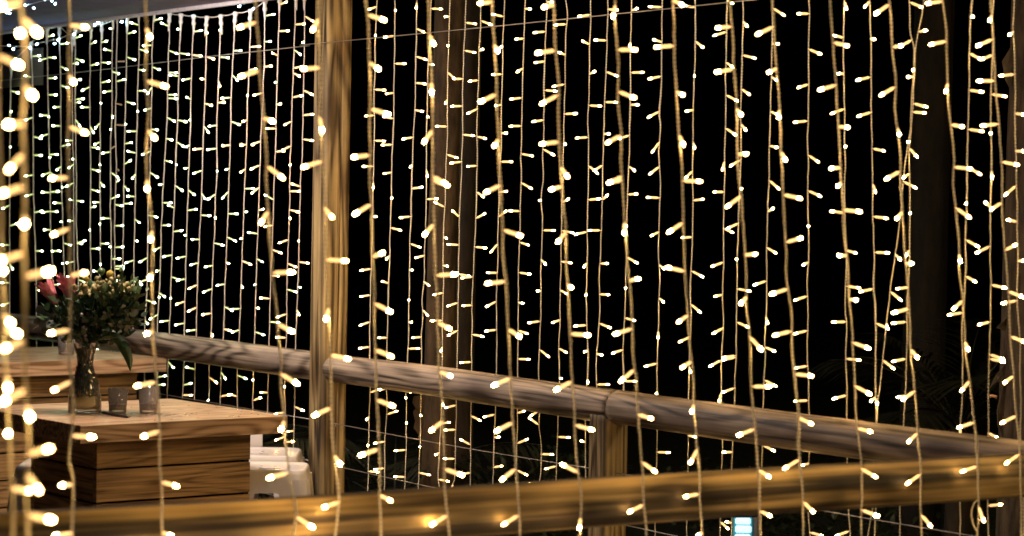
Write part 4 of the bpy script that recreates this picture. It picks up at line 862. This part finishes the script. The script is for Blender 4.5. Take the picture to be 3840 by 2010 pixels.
def trunk(px0, px1, y_px, dist, mat, label, seed, h=4.2, lean=0.0, flaps=(), crown=None):
    a, b = at_y(px0, y_px, dist), at_y(px1, y_px, dist); c = (a + b) / 2; r = (b - a).length / 2
    zc = c.z; base = Vector((c.x - lean * zc, c.y, 0)); t = empty("tree", base, label, "tree", "tree trunks beyond the fence")
    mb = MB(); n, nz = 40, 150
    for i in range(nz + 1):
        z = h * i / nz; rr0 = r * (1 + .22 * math.exp(-z * 3.5) - .02 * (z - zc))
        for k in range(n):
            q = 2 * math.pi * k / n; s_ = 1 + .09 * noise.noise((math.cos(q) * 1.6, math.sin(q) * 1.6 + seed, z * .9)) + .05 * noise.noise((math.cos(q) * 5, math.sin(q) * 5 + seed, z * 3))
            mb.v.append(Vector((lean * z + rr0 * s_ * math.cos(q), rr0 * s_ * math.sin(q), z)))
    for i in range(nz):
        for k in range(n):
            k2 = (k + 1) % n; mb.f.append((i * n + k, i * n + k2, (i + 1) * n + k2, (i + 1) * n + k))
    mb.f.append(tuple(reversed(range(n)))); mb.f.append(tuple(nz * n + k for k in range(n)))
    mb.build("trunk", mat, t)
    for pts, th in flaps:        # loose plates and curls of bark, outline in photo px
        w = [at_y(x, y, dist - r * .25) for x, y in pts]; cen = sum(w, Vector()) / len(w); m = MB(); k = len(w)
        rng = random.Random(len(pts) + seed)
        def cv(p, f): return p - base + Vector((0, f * .5 + .02 * noise.noise(p * 30), 0))
        m.v = [cv(cen, 0)] + [cv(p, 0) for p in w] + [cv(cen, th)] + [cv(p, th) for p in w]
        for i in range(k):
            j = (i + 1) % k; m.f += [(0, 1 + i, 1 + j), (k + 1, k + 2 + j, k + 2 + i), (1 + i, k + 2 + i, k + 2 + j, 1 + j)]
        m.build("bark_flake", mat, t, False)
    return t
bk_pale = bark("bark_pale", (.022, .014, .007), (.13, .085, .045)); bk_brown = bark("bark_brown", (.010, .007, .004), (.042, .028, .015))
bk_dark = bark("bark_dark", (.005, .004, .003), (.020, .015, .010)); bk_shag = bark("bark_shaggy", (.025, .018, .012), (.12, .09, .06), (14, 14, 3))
trunk(1612, 1722, 700, 9.0, bk_pale, "pale grey tree trunk with flaking bark right of the tall post", 3.0, lean=.008,
      flaps=[([(1612, 1478), (1550, 1488), (1546, 1510), (1562, 1530), (1548, 1545), (1556, 1580), (1550, 1605), (1572, 1632), (1625, 1640), (1640, 1560)], .03)])
trunk(1712, 1792, 700, 9.35, bk_brown, "darker brown tree trunk close behind the pale trunk", 8.0, lean=.004)
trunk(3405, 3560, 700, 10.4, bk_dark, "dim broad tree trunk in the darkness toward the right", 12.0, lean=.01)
trunk(3772, 4010, 700, 7.6, bk_shag, "shaggy tree trunk with peeling bark at the right edge", 17.0, lean=-.002,
      flaps=[([(3758, 230), (3790, 180), (3800, 240), (3785, 330), (3770, 300)], .02),
             ([(3738, 1230), (3760, 1205), (3785, 1185), (3792, 1240), (3780, 1245)], .015),
             ([(3712, 1455), (3738, 1405), (3775, 1360), (3800, 1390), (3770, 1415), (3742, 1432)], .015),
             ([(3765, 1430), (3800, 1440), (3800, 1640), (3770, 1660), (3745, 1600), (3740, 1540)], .03)])
RT = random.Random(5)
MT['frond'] = mottled("palm_leaflet", (.006, .008, .004), (.018, .02, .008), 12, .5)
def palm(base, h, n_, label, L0=1.2, seed=1):
    rg = random.Random(seed); e = empty("palm_plant", base, label, "palm", "palm plants beyond the far fence")
    s = MB(); s.lathe([(.07, 0), (.06, .15), (.045, h * .5), (.02, h * .55)], 10); s.build("stem", bk_brown, e)
    for k in range(n_):
        a = 6.283 * k / n_ + rg.uniform(-.3, .3); el = rg.uniform(.5, 1.25); ln = L0 * rg.uniform(.8, 1.15); mb = MB(); pts = []
        for i in range(15):
            t = i / 14; x = ln * t * math.cos(el) * (1 + .2 * t); z = h * .5 + ln * (math.sin(el) * t - .55 * t * t * (1.3 - el * .5)); pts.append(Vector((x * math.cos(a), x * math.sin(a), z)))
        mb.tube(pts, [.008 * (1 - i / 16) for i in range(15)], 4)
        for i in range(2, 14):
            for sd in (-1, 1):
                for f in (0, .5):
                    p = pts[i].lerp(pts[min(14, i + 1)], f); t = (pts[min(14, i + 1)] - pts[i - 1]).normalized(); sdv = t.cross(Vector((0, 0, 1))).normalized() * sd
                    leaf(mb, p, (sdv + t * .9 + Vector((0, 0, -.15 + rg.uniform(-.1, .1)))).normalized(), Vector((0, 0, 1)), .34 * (1 - abs(i / 14 - .45)) * rg.uniform(.85, 1.1), .016, .25, 3)
        mb.build("frond", MT['frond'], e)
    return e
palm(Vector((1.72, 9.2, 0)), 1.5, 11, "dark palm plant behind the far rail near the dim trunk", .78, 2)
palm(Vector((-.45, 9.6, 0)), .7, 9, "low dark palm plant behind the short fence post", .9, 4)
MT['shrub'] = mottled("shrub_leaf", (.02, .035, .014), (.07, .085, .035), 10, .5)
def shrub(px, dist, zc, rx, rz_, n_, label, seed):
    rg = random.Random(seed); b = at_y(px, 2000, dist); base = Vector((b.x, b.y, 0)); e = empty("shrub", base, label, "shrub", "low shrubs beyond the far fence")
    s = MB(); f = MB()
    for k in range(14):
        a = rg.uniform(0, 6.28); tip = Vector((math.cos(a) * rx * rg.random(), math.sin(a) * rx * .7 * rg.random(), zc + rz_ * rg.uniform(-.2, .8)))
        s.tube([Vector((0, 0, 0)), tip * .5 + Vector((0, 0, .05)), tip], .006, 4)
    for k in range(n_):
        v = Vector((rg.gauss(0, 1), rg.gauss(0, 1), rg.gauss(0, 1))).normalized() * rg.uniform(.3, 1) ** .5; v = Vector((v.x * rx, v.y * rx * .7, zc + v.z * rz_ * (1 + .3 * noise.noise(v * 4))))
        leaf(f, v, Vector((rg.gauss(0, 1), rg.gauss(0, 1), rg.gauss(0, .6))), Vector((0, 0, 1)), rg.uniform(.03, .06), .025, .2, 3)
    s.build("branches", bk_brown, e); f.build("leaves", MT['shrub'], e)
shrub(2660, 12.2, .10, .45, .22, 900, "small-leaved shrub behind the glowing sign below near rail", 1)
shrub(3250, 10.6, .20, .55, .24, 900, "low shrub in the dark right of the glowing sign", 2)
shrub(2050, 11.5, .22, .5, .25, 700, "low shrub in the dark left of the short post", 3)

gm = mottled("dark_lawn", (.015, .024, .010), (.045, .055, .022), 14, .9, .8, .02)
g = MB(); g.v = [Vector(v) for v in ((-150, -40, 0), (150, -40, 0), (150, 260, 0), (-150, 260, 0))]; g.f = [(0, 1, 2, 3)]
tag(g.build("ground", gm, None, False), kind="structure")
# deck between the two fences
dk = wood("deck_wood", (.09, .06, .04), (.30, .22, .15), ring=(.8, 6, 6), rings=4, seed=3)
n_, f_ = NEARP, FARP
pA, pB = on_near(-1500, 0), on_near(4060, 0); pC, pD = on_far(4060, 0), on_far(-900, 0)
pD2 = on_far(-900, 0) ; corners = [pA, pB, pC, pD2]
deckm = MB(); deckm.v = [Vector((p.x, p.y, -.0 + z)) for z in (.004, .06) for p in corners]
deckm.f = [(4, 5, 6, 7), (0, 3, 2, 1), (0, 1, 5, 4), (1, 2, 6, 5), (2, 3, 7, 6), (3, 0, 4, 7)]
tag(deckm.build("deck_floor", dk, None, False), kind="structure")

# ------------------------------------------------------------------ canopy
cz = 2.352; w0, w1 = on_far(-900, cz, .01), on_far(1100, cz, .01); inn = -FARP.n * 2.7
mb = MB(); th = .02; nx, ny = 40, 14
for k in range(2):
    for i in range(nx + 1):
        for j in range(ny + 1):
            p_ = w0.lerp(w1, i / nx) + inn * (j / ny); sg = 0
            edge = math.sin(math.pi * min(1, j / ny * 1.0))
            p_ = p_ + Vector((0, 0, k * th + .05 * edge + .008 * noise.noise((i * .5, j * .5, 0)) * min(1, j)))
            mb.v.append(p_ - w0)
def gi(k, i, j): return k * (nx + 1) * (ny + 1) + i * (ny + 1) + j
for i in range(nx):
    for j in range(ny): mb.f += [(gi(0, i, j), gi(0, i + 1, j), gi(0, i + 1, j + 1), gi(0, i, j + 1)), (gi(1, i, j), gi(1, i, j + 1), gi(1, i + 1, j + 1), gi(1, i + 1, j))]
for i in range(nx): mb.f += [(gi(0, i, 0), gi(1, i, 0), gi(1, i + 1, 0), gi(0, i + 1, 0)), (gi(0, i, ny), gi(0, i + 1, ny), gi(1, i + 1, ny), gi(1, i, ny))]
for j in range(ny): mb.f += [(gi(0, 0, j), gi(0, 0, j + 1), gi(1, 0, j + 1), gi(1, 0, j)), (gi(0, nx, j), gi(1, nx, j), gi(1, nx, j + 1), gi(0, nx, j + 1))]
e = empty("canvas_canopy", w0, "purple-grey canvas canopy edge in the top left corner with lights strung along it", "canopy")
mb.build("canvas_roof", MT['canvas'], e)
mb = MB(); mb.tube([Vector((0, 0, -.006)), w1 - w0 + Vector((0, 0, -.006))], .009, 8); mb.build("edge_rope", mottled("hem_webbing", (.30, .28, .30), (.45, .42, .44), 80, .8), e)
fx0, fx1 = on_far(-500, 0, .10), on_far(62, 0, .10)
mb = MB(); hgt = .17; zt_ = 2.27
for i in range(21):
    for z in (zt_ - hgt, zt_): 
        q = fx0.lerp(fx1, i / 20) + FARP.n * (.012 * math.sin(i * 1.3)); mb.v.append(Vector((q.x, q.y, z)) - w0)
for i in range(20): mb.f.append((2 * i, 2 * i + 2, 2 * i + 3, 2 * i + 1))
o = mb.build("side_flap", mottled('flap_canvas', (.05, .045, .045), (.09, .08, .08), 9), e); m = o.modifiers.new("s", 'SOLIDIFY'); m.thickness = .006

# ------------------------------------------------------------------ glowing sign beyond the fence
sd = 10.0; c = at_y(2786, 1975, sd); mpx = sd / FPX
e = empty("lit_sign", Vector((c.x, c.y, 0)), "small glowing bluish white sign panel in dark garden below near rail", "sign")
MT['signw'] = emis("sign_light", (.60, .92, 1.0), .85); MT['signt'] = emis("sign_teal", (.02, .20, .25), .8, (.05, .2, .25))
zc = c.z; mb = MB(); mb.box((0, .012, zc - .028), (70 * mpx, .02, 118 * mpx), 0, .004); mb.build("panel", MT['signt'], e)
for y0, y1, w, off in ((1942, 1967, 59, 0), (1971, 1998, 62, 2), (2003, 2028, 60, 0)):
    za, zb = at_y(2786, y0, sd).z, at_y(2786, y1, sd).z
    mb = MB(); n_ = 24
    for k in range(n_ + 1):
        x = (k / n_ - .5) * w * mpx + off * mpx; wob = .0015 * math.sin(k * 1.9) + .001 * math.sin(k * 4.1); ed = .006 * max(0, abs(k / n_ - .5) * 2 - .85) / .15
        mb.v += [Vector((x, -.002, zb + ed + wob)), Vector((x, -.002, za - ed)), Vector((x, .004, zb + ed + wob)), Vector((x, .004, za - ed))]
    for k in range(n_):
        a = 4 * k; mb.f += [(a, a + 4, a + 5, a + 1), (a + 2, a + 3, a + 7, a + 6), (a + 1, a + 5, a + 7, a + 3), (a, a + 2, a + 6, a + 4)]
    mb.f += [(0, 1, 3, 2), (4 * n_, 4 * n_ + 2, 4 * n_ + 3, 4 * n_ + 1)]
    mb.build("lit_row", MT['signw'], e)
mb = MB(); mb.lathe([(.02, 0), (.02, zc + .02), (.012, zc + .035)], 10, (52 * mpx, .03, 0)); mb.build("stake", plain("grey_stake", (.25, .23, .22), .7), e)

# ------------------------------------------------------------------ light: night sky, the lamps and added fill lights
w = bpy.data.worlds.new("World"); SC.world = w; w.use_nodes = True; nt = w.node_tree
sky = nt.nodes.new("ShaderNodeTexSky"); sky.sky_type = 'NISHITA'; sky.sun_disc = False; sky.sun_elevation = math.radians(-9); sky.sun_rotation = math.radians(200)
bg = nt.nodes["Background"]; bg.inputs["Strength"].default_value = .0015; L(nt, sky.outputs[0], bg.inputs["Color"])
def lamp(name, typ, loc, tgt, power, col, size=.3):
    d = bpy.data.lights.new(name, typ); d.energy = power; d.color = col
    if typ == 'AREA': d.shape = 'DISK'; d.size = size
    else: d.shadow_soft_size = size
    o = bpy.data.objects.new(name, d); COL.objects.link(o); o.location = loc
    o.rotation_euler = (Vector(tgt) - Vector(loc)).to_track_quat('-Z', 'Y').to_euler(); return o
lamp("canopy_light", 'AREA', (C1.x - .1, C1.y - .15, 2.30), (C1.x + .1, C1.y, .9), 26, (1.0, .78, .62), .35)
lamp("canopy_light", 'AREA', (C1.x + .75, C1.y - 1.6, 2.55), (C1.x + 2.2, C1.y - .6, 1.0), 5, (1.0, .85, .82), .4)
lamp("canopy_light", 'AREA', (C2.x + .55, C2.y - .9, 2.3), (C2.x + .7, C2.y + .3, 1.0), 9, (1.0, .84, .76), .3)  # added fill, brightens the far rail at the left
lamp("ground_lamp", 'AREA', (-.1, 3.3, .15), (.2, 4.8, 1.0), 1.6, (.62, .78, 1.0), .25)
lamp("curtain_fill", 'AREA', (3.1, 5.6, 2.9), (0, 8.0, 1.2), 26, (1.0, .70, .32), .5)  # added unseen fill, stands for the light strings out of frame

SC.view_settings.view_transform = 'Standard'; SC.view_settings.look = 'None'; SC.view_settings.exposure = .5; SC.view_settings.gamma = 1
SC.cycles.use_denoising = True; SC.cycles.pixel_filter_type = 'BLACKMAN_HARRIS'; SC.cycles.filter_width = 1.5; SC.cycles.sample_clamp_indirect = 6; SC.cycles.max_bounces = 8; SC.cycles.transparent_max_bounces = 24
